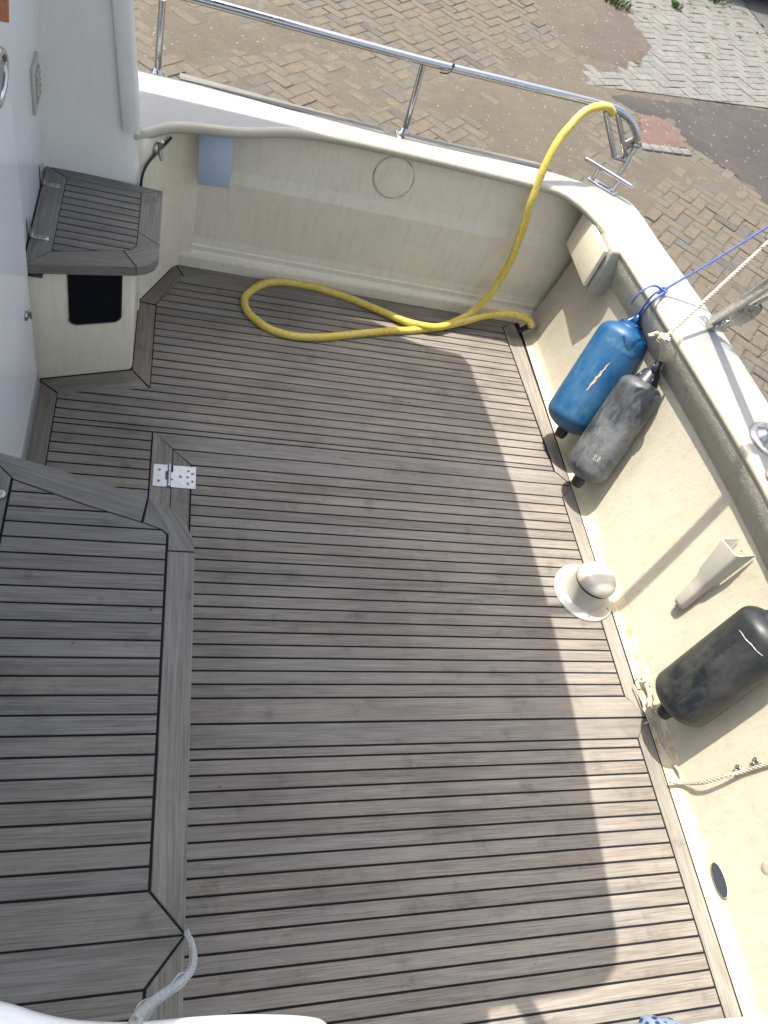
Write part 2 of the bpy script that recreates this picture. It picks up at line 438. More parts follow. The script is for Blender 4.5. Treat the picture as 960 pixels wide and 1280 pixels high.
def lp(p, q, t): return (p[0] + (q[0] - p[0]) * t, p[1] + (q[1] - p[1]) * t)
def clip(poly, f):
    out_ = []
    for i in range(len(poly)):
        a, b = poly[i - 1], poly[i]; fa, fb = f(a), f(b)
        if (fa >= 0) != (fb >= 0): out_.append(lp(a, b, fa / (fa - fb)))
        if fb >= 0: out_.append(b)
    return out_
def halfplane(pa, pb, inside_px):
    a, b, c = (atz(*q, GZ) for q in (pa, pb, inside_px))
    f = lambda p: (b.x - a.x) * (p[1] - a.y) - (b.y - a.y) * (p[0] - a.x)
    s_ = 1 if f(c) > 0 else -1
    return lambda p: s_ * f(p)
big_pale = gp([(725, 118), (762, 118), (860, 132), (962, 145), (1050, 155), (980, 52), (945, 5), (922, -20), (900, -60), (770, -60), (770, -10), (780, 30), (790, 60), (770, 92), (735, 84)])
def herring(origin, ang, w, x0, x1, y0, y1, test, clips=(), gap=.0045, jit=.0028, z0=GZ - .05, z1=GZ):
    m = MB(); ca, sa = math.cos(ang), math.sin(ang); N = int(14 / w)
    for a in range(-N, N):
        for b in range(-N, N):
            k = (a - b) % 4
            if k not in (0, 3): continue
            sx, sy = (2, 1) if k == 0 else (1, 2)
            cx, cy = (a + sx / 2) * w, (b + sy / 2) * w
            X = origin[0] + ca * cx - sa * cy; Y = origin[1] + sa * cx + ca * cy
            if not (x0 < X < x1 and y0 < Y < y1) or not test((X, Y)): continue
            hx, hy = sx * w / 2 - gap, sy * w / 2 - gap
            t = random.gauss(0, .016); ox, oy = random.gauss(0, jit), random.gauss(0, jit); dz = random.gauss(0, .0016)
            poly = []
            for px, py in ((-hx, -hy), (hx, -hy), (hx, hy), (-hx, hy)):
                qx, qy = px * math.cos(t) - py * math.sin(t) + ox + random.gauss(0, .0015), px * math.sin(t) + py * math.cos(t) + oy + random.gauss(0, .0015)
                poly.append((X + ca * qx - sa * qy, Y + sa * qx + ca * qy))
            for cf_ in clips: poly = clip(poly, cf_)
            if len(poly) > 2: m.prism(poly, z0, z1 + dz, ch=min(.004, gap * 1.3))
    return m
ang = math.radians(48)
quad = lambda p: (p[1] > QY + .02 or p[0] > QX + .02)
m_ = herring((3, 5), ang, .091, -3.2, 6.6, 2.0, 9.5, lambda p: quad(p) and not inside(p, pale_poly) and not inside(p, asph_poly) and not inside(p, road_poly))
tag(m_.build('brick_paving', M['brick'], fix=False), kind='structure')
m_ = herring((4, 7), math.radians(24), .105, 1.5, 9, 3.5, 13, lambda p: inside(p, big_pale), [halfplane((736, 107), (960, 135.5), (850, 60)), halfplane((937, 15), (962, 50), (850, 60))], gap=.0028, jit=.001, z1=GZ + .006)
tag(m_.build('pale_paving', M['paver'], fix=False), kind='structure')

def edist(p, poly):
    best = 9
    for i in range(len(poly)):
        a, b = poly[i - 1], poly[i]; dx, dy = b[0] - a[0], b[1] - a[1]; L = dx * dx + dy * dy
        t = max(0, min(1, ((p[0] - a[0]) * dx + (p[1] - a[1]) * dy) / L)) if L else 0
        best = min(best, math.hypot(p[0] - a[0] - t * dx, p[1] - a[1] - t * dy))
    return best
def sheet(name, poly, z, mat, step=.06, amp=.004, sc=3.0, edge=.05, seed=0.0, fade=0, sink=.02):
    """uneven sheet over a polygon with a ragged rim"""
    xs = [p[0] for p in poly]; ys = [p[1] for p in poly]
    m = MB(); nx = int((max(xs) - min(xs)) / step) + 2; ny = int((max(ys) - min(ys)) / step) + 2
    idx = {}; vs = []; fs = []
    def ok(i, j):
        x = min(xs) + i * step; y = min(ys) + j * step
        n = noise.noise_vector(Vector((x * 3, y * 3, seed))) * edge + noise.noise_vector(Vector((x * 11, y * 11, seed))) * edge * .5
        return inside((x + n.x, y + n.y), poly) and quad((x, y))
    for i in range(nx):
        for j in range(ny):
            if ok(i + .5, j + .5):
                q = []
                for a, b in ((i, j), (i + 1, j), (i + 1, j + 1), (i, j + 1)):
                    if (a, b) not in idx:
                        x = min(xs) + a * step; y = min(ys) + b * step
                        h = noise.fractal(Vector((x * sc, y * sc, seed)), 1, 2, 5)
                        dn = noise.noise(Vector((x * 5, y * 5, seed))) * .06
                        ed = max(0, 1 - max(0, edist((x, y), poly) + dn) / fade) if fade else 0
                        jx = noise.noise_vector(Vector((x * 31, y * 31, 4))) * step * .35
                        idx[(a, b)] = len(vs); vs.append((x + jx.x, y + jx.y, z + amp * h - sink * ed))
                    q.append(idx[(a, b)])
                fs.append(q)
    m.add(vs, fs, lambda p: (p.x, p.y), True)
    return m.build(name, mat, fix=False)
tag(sheet('asphalt_patch', asph_poly, GZ + .004, M['asphalt'], .04, .004, 4, .04, 0, .12, .010), kind='structure')
tag(sheet('road', road_poly, GZ + .002, M['asphalt2'], .08, .003, 2, .02), kind='structure')
earth_poly = gp([(640, -40), (785, -40), (797, 12), (814, 40), (828, 58), (820, 88), (792, 98), (770, 90), (748, 84), (725, 78), (705, 72), (690, 50), (668, 20)])
tag(sheet('gravel_patch', earth_poly, GZ + .015, M['gravel'], .025, .005, 5, .03, 2.2, .22, .026), kind='stuff')
red_poly = gp([(795, 142), (826, 149), (852, 166), (856, 184), (833, 186), (806, 180), (797, 165)])
tag(sheet('red_grit', red_poly, GZ + .010, M['redearth'], .02, .004, 6, .05, 5, .06, .012), kind='stuff')
# a row of edging stones between the paving and the red grit
mb = MB(); a = atz(800, 184, GZ); b = atz(862, 192, GZ); d = (b - a); u = d.normalized(); nrm = Vector((-u.y, u.x, 0))
for k in range(5):
    p = a + d * ((k + .5) / 5)
    mb.box((p.x, p.y, GZ - .01), (d.length / 5 - .008, .085, .05), Matrix((u, nrm, Vector((0, 0, 1)))).transposed(), .006, 1)
tag(mb.build('edging_stones', M['paver']), kind='structure')

# dusty sand filling the joints and drifting over the bricks
drift = [(620, 150, .55, .012), (700, 175, .5, .010), (560, 120, .4, .007), (690, 120, .6, .008), (720, 100, .5, .013), (820, 215, .38, .013), (790, 240, .25, .009), (640, 60, .5, .004), (300, 50, .8, .006), (420, 70, .7, .006), (760, 85, .4, .010), (880, 215, .22, .008), (915, 240, .22, .009), (650, 200, .35, .008), (250, 40, .5, .006)]
drift = [(atz(x, y, GZ), r, a) for x, y, r, a in drift]
step = .05; mb = MB()
xs0, xs1, ys0, ys1 = -3.2, 6.8, 2.0, 9.6
nx, ny = int((xs1 - xs0) / step), int((ys1 - ys0) / step); idx = {}; vs = []; fs = []
for i in range(nx):
    for j in range(ny):
        cx, cy = xs0 + (i + .5) * step, ys0 + (j + .5) * step
        if not quad((cx, cy)) or inside((cx, cy), road_poly): continue
        q = []
        for a, b in ((i, j), (i + 1, j), (i + 1, j + 1), (i, j + 1)):
            if (a, b) not in idx:
                x = xs0 + a * step; y = ys0 + b * step
                h = -.0050 + .0048 * noise.fractal(Vector((x * 2.3, y * 2.3, 1.7)), 1, 2, 5) + .0020 * noise.noise(Vector((x * 14, y * 14, 3)))
                for c, r, am in drift:
                    dd = ((x - c.x) ** 2 + (y - c.y) ** 2) / (r * r)
                    if dd < 6: h += am * .62 * math.exp(-dd * 1.6)
                if inside((x, y), pale_poly): h = min(h, .001)
                idx[(a, b)] = len(vs); vs.append((x, y, GZ + h))
            q.append(idx[(a, b)])
        fs.append(q)
mb.add(vs, fs, lambda p: (p.x, p.y), True)
tag(mb.build('sand', M['sand'], fix=False), kind='stuff')

# weeds
def weed(px, py, r, label, n=60):
    c = atz(px, py, GZ + .01); m = MB()
    for k in range(n):
        a = random.uniform(0, 2 * PI); rr = r * random.random() ** .7; h = random.uniform(.02, .07)
        p = Vector((c.x + rr * math.cos(a), c.y + rr * math.sin(a), c.z - .003)); t = Vector((math.cos(a), math.sin(a), 0)) * random.uniform(.01, .05); w = Vector((-math.sin(a), math.cos(a), 0)) * random.uniform(.005, .012)
        m.add([p - w * .4, p + w * .4, p + t * .5 + w + Vector((0, 0, h * .8)), p + t + Vector((0, 0, h)), p + t * .5 - w + Vector((0, 0, h * .8))], [[0, 1, 2, 3, 4]])
    return tag(m.build('weed', M['leaf'], fix=False), label, 'weed', 'weeds growing in the paving')
weed(768, 4, .16, 'low green weed spreading along the top edge of the brown earth patch', 110)
weed(845, 10, .05, 'small green weed tuft in the pale grey paving', 40)
weed(893, 1, .12, 'green weed at the far corner of the pale paving beside the dark car', 70)
mb = MB()
for px, py in ((818, 7), (864, 3), (866, 9), (886, 9), (900, 15), (914, 8), (913, 4), (834, 35), (806, 22), (891, 47), (908, 29), (924, 46), (925, 30), (947, 41), (958, 64), (884, 70), (930, 15), (800, 80)):
    c = atz(px, py, GZ + .012)
    for k in range(16):
        a = random.uniform(0, 2 * PI); L = random.uniform(.01, .045)
        p = c + Vector((random.gauss(0, .022), random.gauss(0, .022), -.002)); t = Vector((math.cos(a), math.sin(a), .5)) * L; w = Vector((-math.sin(a), math.cos(a), 0)) * .006
        mb.add([p - w, p + w, p + t], [[0, 1, 2]])
tag(mb.build('moss_in_joints', M['leaf'], fix=False), kind='stuff')

# dark blue car just entering the corner of the view
def car():
    p0 = atz(925, 1, GZ); p1 = atz(962, 12, GZ); u = (p1 - p0); u.z = 0; u.normalize(); w = Vector((-u.y, u.x, 0))
    if w.dot(Vector((1, 1, 0))) < 0: w = -w
    base = p0 - u * 1.9 + w * .05
    root = empty('parked_car', base, 'dark blue parked car cut off at the top corner beyond the pale paving', 'car')
    Mx = Matrix((u, w, Vector((0, 0, 1)))).transposed().to_4x4(); Mx.translation = base
    L, W = 4.2, 1.75
    sec = [(0, .34, .55, .0), (.12, .26, .68, .12), (.9, .22, .86, .04), (1.25, .22, .92, 0), (2.0, .22, .95, 0), (3.0, .22, .96, 0), (3.7, .22, .98, .03), (4.1, .26, .80, .10), (4.2, .34, .58, .16)]
    m = MB(); P = []
    for x, zl, zh, ins in sec:
        P.append([Mx @ Vector((x, y, z)) for y, z in ((ins + .06, zl), (ins, zl + .06), (ins - .02 if 0 < x < L else ins, (zl + zh) / 2), (ins + .03, zh - .05), (ins + .12, zh), (W - ins - .12, zh), (W - ins - .03, zh - .05), (W - ins + .02, (zl + zh) / 2), (W - ins, zl + .06), (W - ins - .06, zl), (ins + .06, zl))])
    m.grid(P); m.add(P[0], [list(range(10))]); m.add(P[-1], [list(range(10))])
    m.build('body', M['car'], root)
    m = MB(); P = []
    for x, zt, ins in ((1.05, .90, .12), (1.75, 1.38, .26), (2.9, 1.42, .26), (3.75, .96, .14)):
        P.append([Mx @ Vector((x, y, z)) for y, z in ((ins - .1, .90), (ins, zt - .06 if zt > 1 else zt), (ins + .1, zt), (W - ins - .1, zt), (W - ins, zt - .06 if zt > 1 else zt), (W - ins + .1, .90))])
    m.grid(P); m.build('cabin', M['glass'], root)
    for x in (.8, 3.35):
        for y in (.1, W - .1):
            m = MB(); T = Mx @ Matrix.Translation((x, y, .31)) @ Matrix.Rotation(PI / 2, 4, 'X')
            m.lathe([(.0, -.1), (.2, -.1), (.29, -.09), (.31, -.06), (.31, .06), (.29, .09), (.2, .1), (.0, .1)], T, 28); m.build('wheel', M['darkrub'], root)
car()

# ------------------------------------------------------------------ DECK
INL = [(-.6, -.37), (1.929, -.368), (2.299, -.370), (2.3001, -.370)]
def xl(y):      # left end of the deck planks
    if y < 2.31: return -.369
    if y < 2.391: return -.37 + (y - 2.31) / (2.391 - 2.31) * .361
    if y < 2.932: return -.009
    return -.011 + (y - 2.932) / (3.182 - 2.932) * .12
def xr(y): return interp(y, [(0, 1.914), (2.1, 1.914), (3.12, 1.872)])
G = .0034   # half a seam
TOP = 0.0; BOT = -.02
def strip(m, y0, y1, left, right, brk=()):
    a, b = y0 + G, y1 - G
    ys = [a] + [q for q in brk if a < q < b] + [b]
    poly = [(right(y) - G, y) for y in (a, b)] + [(left(y) + G, y) for y in ys[::-1]]
    m.prism(poly, BOT, TOP + random.uniform(-.0003, .0003), (1, 0), random.uniform(0, 50), ch=.0009)
deck = MB()
yA = [2.0615, 2.1449, 2.1736] + [2.1736 + .05 * k for k in range(1, 21)]
BR = (2.31, 2.391, 2.932)
# forward field
for a, b in zip(yA[1:], yA[2:] + [3.176]):
    strip(deck, a, b, xl, xr, BR)
# planks left of the hatch, down beside the teak box
XH0, XH1 = .016, .100
for y in [2.1449 - .05 * k for k in range(1, 40)]:
    strip(deck, y, y + .05, lambda y: -.369, lambda y: XH0)
# king boards at the hatch
deck.prism([(XH0 + G, 2.1449 - .0), (XH1 - .001, 2.0625), (XH1 - .001, .2), (XH0 + G, .2)], BOT, TOP, (0, 1), 3, ch=.0009)
deck.prism([(XH0 + 2 * G, 2.1449 - G), (1.914, 2.1449 - G), (1.985, 2.0645), (XH1 + .002, 2.0645)], BOT, TOP, (1, 0), 11, ch=.0009)
deck_o = MB()
# margin boards
marg = MB()
out = [(-.448, 1.0), (-.447, 2.366), (-.086, 2.486), (-.086, 2.939), (.071, 3.257), (1.97, 3.232)]
inn = [(-.37, 1.0), (-.370, 2.305), (-.009, 2.391), (-.011, 2.934), (.109, 3.176), (1.87, 3.176)]
for k in range(5):
    o0, o1, i0, i1 = out[k], out[k + 1], inn[k], inn[k + 1]
    d = (o1[0] - o0[0], o1[1] - o0[1]); L = math.hypot(*d); e = G / L
    lerp = lambda p, q, t: (p[0] + (q[0] - p[0]) * t, p[1] + (q[1] - p[1]) * t)
    marg.prism([lerp(o0, o1, e), lerp(o0, o1, 1 - e), lerp(i0, i1, 1 - e * 1.5), lerp(i0, i1, e * 1.5)], BOT, TOP + .0002, d, 7 * k, ch=.001)
pale = MB()
pale.prism([(1.874, 3.174 - .002), (1.95, 3.232), (1.968, 3.1), (1.982, 2.075), (1.916 + G, 2.146), (1.914 + G, 2.2), (1.876, 3.1)], BOT, TOP + .0002, (0, 1), 3.3, ch=.001)
root = empty('teak_deck', (.8, 1.5, 0), None, None); root['kind'] = 'structure'
deck.build('planking', M['teak'], root)
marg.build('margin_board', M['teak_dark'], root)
pale.build('margin_board', M['teak_sunlit'], root)
mb = MB(); mb.prism([(-.455, -.9), (2.02, -.9), (2.02, 3.27), (.0, 3.27), (-.455, 2.5)], -.05, -.0014)
mb.build('caulking', M['caulk'], root)

def hatch(label, ytop, brd_top, planks, brd_bot, ybot, rng):
    r = empty('deck_hatch', (1.0, (ytop + ybot) / 2, 0), label, 'hatch', 'lift up teak deck hatches')
    m = MB(); X0 = .102
    xi0, xi1 = .176, 1.914
    t, b_ = ytop - .0030, ybot + .0030
    # top and bottom boards reach out to the coving, mitred
    if brd_top:
        m.prism([(X0, t), (1.985, t), (xi1 + G, brd_top + G), (xi0, brd_top + G)], BOT, TOP, (1, 0), rng, ch=.0012)
    if brd_bot:
        m.prism([(X0, b_), (1.985, b_), (xi1 + G, brd_bot - G), (xi0, brd_bot - G)], BOT, TOP, (1, 0), rng + 5, ch=.0012)
    yy = planks
    for a, c in zip(yy, yy[1:]):
        strip(m, c, a, lambda y: xi0, lambda y: xi1)
    m.build('planking', M['teak'], r)
    m = MB()
    m.prism([(X0, t - .003), (xi0 - G, (brd_top or t)), (xi0 - G, brd_bot or b_), (X0, b_ + .003)], BOT, TOP, (0, 1), rng + 2, ch=.001)
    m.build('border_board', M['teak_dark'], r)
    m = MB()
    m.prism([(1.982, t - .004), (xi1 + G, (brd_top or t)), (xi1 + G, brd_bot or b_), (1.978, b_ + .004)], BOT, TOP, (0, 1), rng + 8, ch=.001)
    m.build('border_board', M['teak_sunlit'], r)
    return r
hB = hatch('middle deck hatch of grey teak planks with a metal hinge at its corner', 2.0615, 1.986, [1.986 - .05 * k for k in range(21)], .986, .897, 21)
hC = hatch('near deck hatch of grey teak planks running out of the bottom of the view', .8955, .8125, [.8125, .7778] + [.7778 - .05 * k for k in range(1, 34)], None, -.88, 63)
# hinge
hg = MB()
hg.prism([(.028, 1.862), (.077, 1.862), (.077, 1.974), (.028, 1.974)], TOP + .0006, TOP + .004, ch=.001)
hg.prism([(.105, 1.862), (.196, 1.862), (.196, 1.974), (.105, 1.974)], TOP + .0006, TOP + .004, ch=.001)
hinge = hg.build('hinge', M['galv'], hB)
kn = MB()
for y0, y1 in ((1.863, 1.900), (1.902, 1.937), (1.939, 1.973)):
    kn.tube([(.091, y0, .007), (.091, y1, .007)], .0075, 12)
kn.box((.081, 1.956, .003), (.010, .034, .004)); kn.box((.102, 1.88, .003), (.010, .034, .004)); kn.box((.102, 1.92, .003), (.010, .034, .004)); kn.box((.081, 1.88, .003), (.010, .034, .004))
o = kn.build('knuckle', M['galv'], hinge)
for x, y in ((.052, 1.946), (.052, 1.89), (.135, 1.918), (.165, 1.950), (.182, 1.938), (.165, 1.886), (.182, 1.898), (.163, 1.918)):
    sc_ = MB(); sc_.lathe([(.0062, 0), (.0062, .0006), (.0035, .0012), (.001, .0004)], Matrix.Translation((x, y, .0040)), 12)
    sc_.build('screw', M['screw'], hinge)

# ------------------------------------------------------------------ BULWARK (side + transom)
cap_in = [(-.19, 2.985), (-.112, 3.0), (-.02, 3.085), (.05, 3.122), (.114, 3.140), (.20, 3.158), (.28, 3.180), (.345, 3.205), (.44, 3.250), (.541, 3.282), (.70, 3.308), (1.0, 3.318), (1.4, 3.312), (1.72, 3.303), (1.85, 3.290), (1.93, 3.235), (1.985, 3.150), (2.04, 3.0), (2.075, 2.833), (2.139, 2.351), (2.185, 1.95), (2.210, 1.68), (2.222, 1.48), (2.222, 1.1), (2.20, .6), (2.15, .1), (2.05, -.5), (1.98, -.9)]
cap_out = [(-.24, 3.517), (-.155, 3.515), (-.05, 3.511), (.04, 3.508), (.114, 3.505), (.20, 3.498), (.28, 3.493), (.345, 3.488), (.44, 3.48), (.541, 3.474), (.70, 3.466), (1.0, 3.452), (1.4, 3.46), (1.72, 3.472), (1.90, 3.462), (2.06, 3.432), (2.17, 3.405), (2.30, 3.325), (2.355, 2.99), (2.43, 2.55), (2.482, 2.02), (2.505, 1.7), (2.512, 1.5), (2.51, 1.1), (2.49, .6), (2.43, .1), (2.33, -.5), (2.26, -.9)]
ci = smooth_path([(x, y, 0) for x, y in cap_in], 5); co = smooth_path([(x, y, 0) for x, y in cap_out], 5)
CZ = .79
bul = empty('bulwark', (1.5, 3.4, 0), 'cream bulwark with a flat white cap wrapping round the teak deck', 'bulwark')
P = []
for a, b in zip(ci, co):
    d = (b - a); w = d.length; u = d / w
    row = []
    prof = [(.05, -.044), (.010, -.040), (.002, -.030), (.0, -.020), (.005, -.009), (.016, -.002), (.03, 0), (w * .5, .002), (w - .03, 0), (w - .012, -.006), (w - .001, -.022), (w, -.06), (w - .02, -.12)]
    for t, z in prof: row.append(a + u * t + Vector((0, 0, CZ + z)))
    P.append(row)
mb = MB(); mb.grid([q[6:] for q in P]); mb.build('cap_rail', M['white'], bul)
mb = MB(); mb.grid([q[:7] for q in P]); mb.build('cap_lip', M['cream'], bul)
# hull outside
mb = MB(); P = []
for a, b in zip(ci, co):
    u = (b - a).normalized()
    P.append([b - u * t + Vector((0, 0, z)) for t, z in ((.018, CZ - .10), (.035, .3), (.09, -.2), (.2, -.8))])
mb.grid(P); mb.build('hull_side', M['white'], bul)
# inner side wall
mb = MB(); P = []
side_prof = [(3.250, -.004), (3.252, .055), (3.256, .066), (3.276, .072), (3.282, .080), (3.284, .105), (3.290, .112), (3.298, .150), (3.310, .46), (3.329, .52), (3.36, .70), (3.365, .765)]
for x in [-.2 + .1 * k for k in range(25)]:
    k = max(0, min(1, (.30 - x) / .35)); k = k * k * (3 - 2 * k)
    row = []
    for y, z in side_prof:
        yy = y - .16 * k if False else y
        row.append(Vector((x, yy - (x - .8) * .012 * (1 if z < .2 else .6), z)))
    P.append(row)
mb.grid(P, smooth=False)
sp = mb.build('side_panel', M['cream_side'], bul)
# transom inner wall
def xc(y):
    best = None
    for a, b in zip(ci, ci[1:]):
        if a.x > 1.9 and min(a.y, b.y) <= y <= max(a.y, b.y) and a.y != b.y:
            t = (y - a.y) / (b.y - a.y); best = a.x + (b.x - a.x) * t
    return best if best is not None else (1.98 if y > 3 else 2.0)
mb = MB(); P = []; F = []; Cv = []
ysT = [3.24, 3.2, 3.1, 3.0, 2.9, 2.75, 2.6, 2.4, 2.2, 2.0, 1.8, 1.6, 1.4, 1.2, 1.0, .8, .6, .4, .2, 0, -.3, -.6, -.89]
for y in ysT:
    c = max(xc(min(y, 3.0)), 2.0) if y > 2.9 else xc(y)
    fx, fz = c + .058, .585
    x0 = 2.030 + .010 * math.cos((y - 1.5) * .9)
    Cv.append([Vector((1.962, y, -.006)), Vector((1.985, y, -.002)), Vector((2.005, y, .004)), Vector((2.020, y, .016)), Vector((x0, y, .042))])
    P.append([Vector((x0, y, .042)), Vector((x0 + .008, y, .062))] + [Vector((x0 + .008 + (fx - x0 - .008) * t + .006 * math.sin(PI * t), y, .062 + (fz - .062) * t)) for t in (.12, .25, .4, .55, .7, .85, 1)])
    F.append([Vector((fx, y, fz)), Vector((fx - .006, y, fz + .006)), Vector((c + .006, y, CZ - .05)), Vector((c + .012, y, CZ - .03))])
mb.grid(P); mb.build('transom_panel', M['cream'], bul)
mb = MB(); mb.grid(F); mb.build('transom_fascia', M['rough'], bul)
mb = MB(); mb.grid(Cv); mb.build('coving', M['coving'], bul)
# rub battens along the outside of the cap
for x0, x1 in ((.02, .955), (1.06, 1.86)):
    mb = MB(); Q = []
    n = 10
    for k in range(n + 1):
        x = x0 + (x1 - x0) * k / n
        y = interp(x, [(p.x, p.y) for p in co])
        Q.append([Vector((x, y + dy, CZ + dz)) for dy, dz in ((-.004, -.06), (-.004, -.012), (.004, -.006), (.060, -.010), (.068, -.018), (.068, -.06), (-.004, -.06))])
    mb.grid(Q, uvf=lambda p: (p.x, p.y), smooth=False); mb.add(Q[0][:6], [list(range(6))]); mb.add(Q[-1][:6], [list(range(6))])
    mb.build('rub_batten', M['batten'], bul)
# round inspection plates in the side wall
def disc_plate(px, py, r, label):
    c = aty(px, py, 3.346); nrm = Vector((-.01, -1, .165)).normalized()
    T = Matrix.Translation(c) @ nrm.to_track_quat('Z', 'Y').to_matrix().to_4x4()
    o_ = empty('inspection_plate', c, label, 'inspection plate', 'round plates in the bulwark')
    m = MB(); m.lathe([(r, -.03), (r, .0005), (r - .002, .003), (r - .010, .004), (0.0001, .004)], T, 48); m.build('cover', M['cream_side'], o_)
    m = MB(); m.lathe([(r + .0005, -.02), (r + .0045, -.02), (r + .0045, .0012), (r + .0005, .0012)], T, 48)
    m.build('sealant_ring', plain('dirty sealant', (.46, .42, .32), .8, var=.7, scale=20), o_)
disc_plate(492, 222, .098, 'round cream inspection plate in the middle of the shaded side bulwark')
disc_plate(692, 264, .105, 'round cream inspection plate in the bulwark behind the corner locker box')

# blue grey panel tucked under the cap
mb = MB(); a, b = aty(251, 163, 3.245), aty(293, 233, 3.245)
mb.box(((.122 + .268) / 2, 3.243, .612), (.143, .008, .265), Matrix.Rotation(math.radians(-6), 3, 'X') @ Matrix.Rotation(math.radians(-3), 3, 'Y'), .002, 1)
tag(mb.build('plastic_sheet', M['bluegrey']), 'plain pale blue grey rectangular sheet propped under the bulwark cap', 'panel')

# corner locker box on the transom
lx = 2.02
c = [atx(*q, lx) for q in ((735, 265), (707.5, 306.7), (734, 355), (761.7, 311.7))]
y0 = (c[0].y + c[1].y) / 2; y1 = (c[2].y + c[3].y) / 2; zt = (c[0].z + c[3].z) / 2 ; zb = (c[1].z + c[2].z) / 2
cb = empty('corner_box', ((lx + 2.1) / 2, (y0 + y1) / 2, zb), 'cream moulded box with a flat lid in the transom corner under the cap', 'box')
mb = MB(); mb.box((lx + .105, (y0 + y1) / 2, (zt + zb) / 2), (.19, y0 - y1 + .055, zt - zb + .05), None, .018, 3); mb.build('body', M['rough'], cb)
mb = MB(); mb.box((lx - .006, (y0 + y1) / 2, (zt + zb) / 2), (.022, y0 - y1, zt - zb), None, .008, 3); lid = mb.build('lid', M['cream_side'], cb)
for yy, zz in ((y0 - .02, zt - .02), (y1 + .02, zb + .02), (y0 - .02, zb + .02), (y1 + .02, zt - .02)):
    mb = MB(); mb.lathe([(.005, 0), (.005, .002), (.002, .003), (.0001, .002)], Matrix.Translation((lx - .006, yy, zz)) @ Matrix.Rotation(-PI / 2, 4, 'Y'), 10)
    mb.build('screw', M['plastic'], lid)

# ------------------------------------------------------------------ CABIN
cab = empty('cabin_bulkhead', (-.5, 2, 0), 'white glossy cabin wall with a door seam standing left of the deck', 'cabin wall')
mb = MB(); mb.box((-.66, 1.0, 1.26), (.39, 4.10, 2.68), None, .004, 1); mb.build('wall', M['cabin'], cab)
mb = MB(); mb.box((-.455, 1.4, .95), (.020, 1.884, 1.86), None, .010, 3); door = mb.build('door', M['cabin'], cab)
mb = MB(); mb.box((-.452, 1.4, .02), (.028, 1.89, .10), None, .012, 3); mb.build('door_sill', M['white'], cab)
mb = MB(); mb.box((-.4640, 2.350, 1.1), (.010, .014, 2.2)); mb.build('door_seam', M['darkrub'], cab)
# ring handle
hd = MB()
hc = atx(-2, 97, -.41); pts = [Vector((-.41, hc.y + .085 * math.cos(t), hc.z + .05 * math.sin(t))) for t in [2 * PI * k / 28 for k in range(28)]]
hd.tube(pts, .011, 10, closed=True)
hd.tube([(-.455, hc.y - .085, hc.z), (-.405, hc.y - .085, hc.z)], .012, 10)
hd.build('handle', M['steel'], door)
hd = MB(); hd.box((-.437, hc.y + .03, hc.z - .11), (.008, .022, .16), None, .003); hd.build('lock_plate', M['steel'], door)
# wooden grip
mb = MB(); wc = atx(1, 0, -.41); wc2 = atx(2, 26, -.41); mb.tube([wc + (wc - wc2) * 1.2, wc, wc2], [.018, .018, .017], 14)
mb.tube([wc + Vector((-.05, 0, .03)), wc + Vector((0, 0, .03))], .01, 8)
tag(mb.build('wooden_handle', M['varnish']), 'varnished brown wooden grab handle on the cabin door at the top left', 'handle')
# louvre plate
vt = empty('louvre_plate', (-.46, 2.85, .97), 'small white louvred plate on the cabin wall near its inner corner', 'vent')
vc = (atx(43, 82, -.46) + atx(48, 130, -.46)) / 2
mb = MB(); mb.box((-.461, 2.845, .975), (.012, .135, .16), None, .004, 2); mb.build('plate', M['plastic'], vt)
mb = MB()
for k in range(5): mb.box((-.453, 2.855, .925 + .022 * k), (.008, .085, .012), Matrix.Rotation(.5, 3, 'Y'), .002, 1)
mb.build('louvre', M['plastic'], vt)
# door catch
mb = MB(); kc = atx(33, 395, -.44); mb.box((-.444, kc.y, kc.z), (.02, .03, .024), None, .004, 2); mb.box((-.43, kc.y + .012, kc.z), (.012, .012, .036), None, .003, 2)
tag(mb.build('door_catch', M['steel_dull']), 'small grey metal catch on the edge of the cabin door', 'catch')

# wing moulding between cabin and bulwark
wg = empty('cabin_wing', (-.3, 3.03, 0), 'pale moulded wing panel closing the corner between cabin wall and bulwark', 'wing panel')
mb = MB()
def wedge(z): return interp(z, [(0, -.085), (.5, -.098), (.82, -.125), (1.235, -.172), (2.6, -.33)])
P = []
for z in (0, .3, .55, .75, .80, .9, 1.1, 1.3, 1.7, 2.2, 2.6):
    y = 2.85 + .165 * z
    P.append([Vector((-.47, y, z)), Vector((wedge(z) - .09, y + .004, z)), Vector((wedge(z) - .02, y + .012, z)), Vector((wedge(z), y + .03, z)), Vector((wedge(z) + .002, y + .07, z)), Vector((-.47, y + .07, z))])
mb.grid(P); mb.build('panel', M['wing'], wg)
mb = MB(); P = []
for z in (.797, .81, .83, 1.0, 1.235, 1.6, 2.1, 2.6):
    y = 2.85 + .165 * z; x = wedge(z); s_ = 1 if z > .81 else .6
    P.append([Vector((x - .058, y + .004, z)), Vector((x - .054, y - .012 * s_, z)), Vector((x - .045, y - .018 * s_, z)), Vector((x - .004, y - .020 * s_, z)), Vector((x + .008, y - .010, z)), Vector((x + .010, y + .06, z))])
mb.grid(P); mb.add(P[0], [list(range(6))]); mb.build('edge_rim', M['wing'], wg)
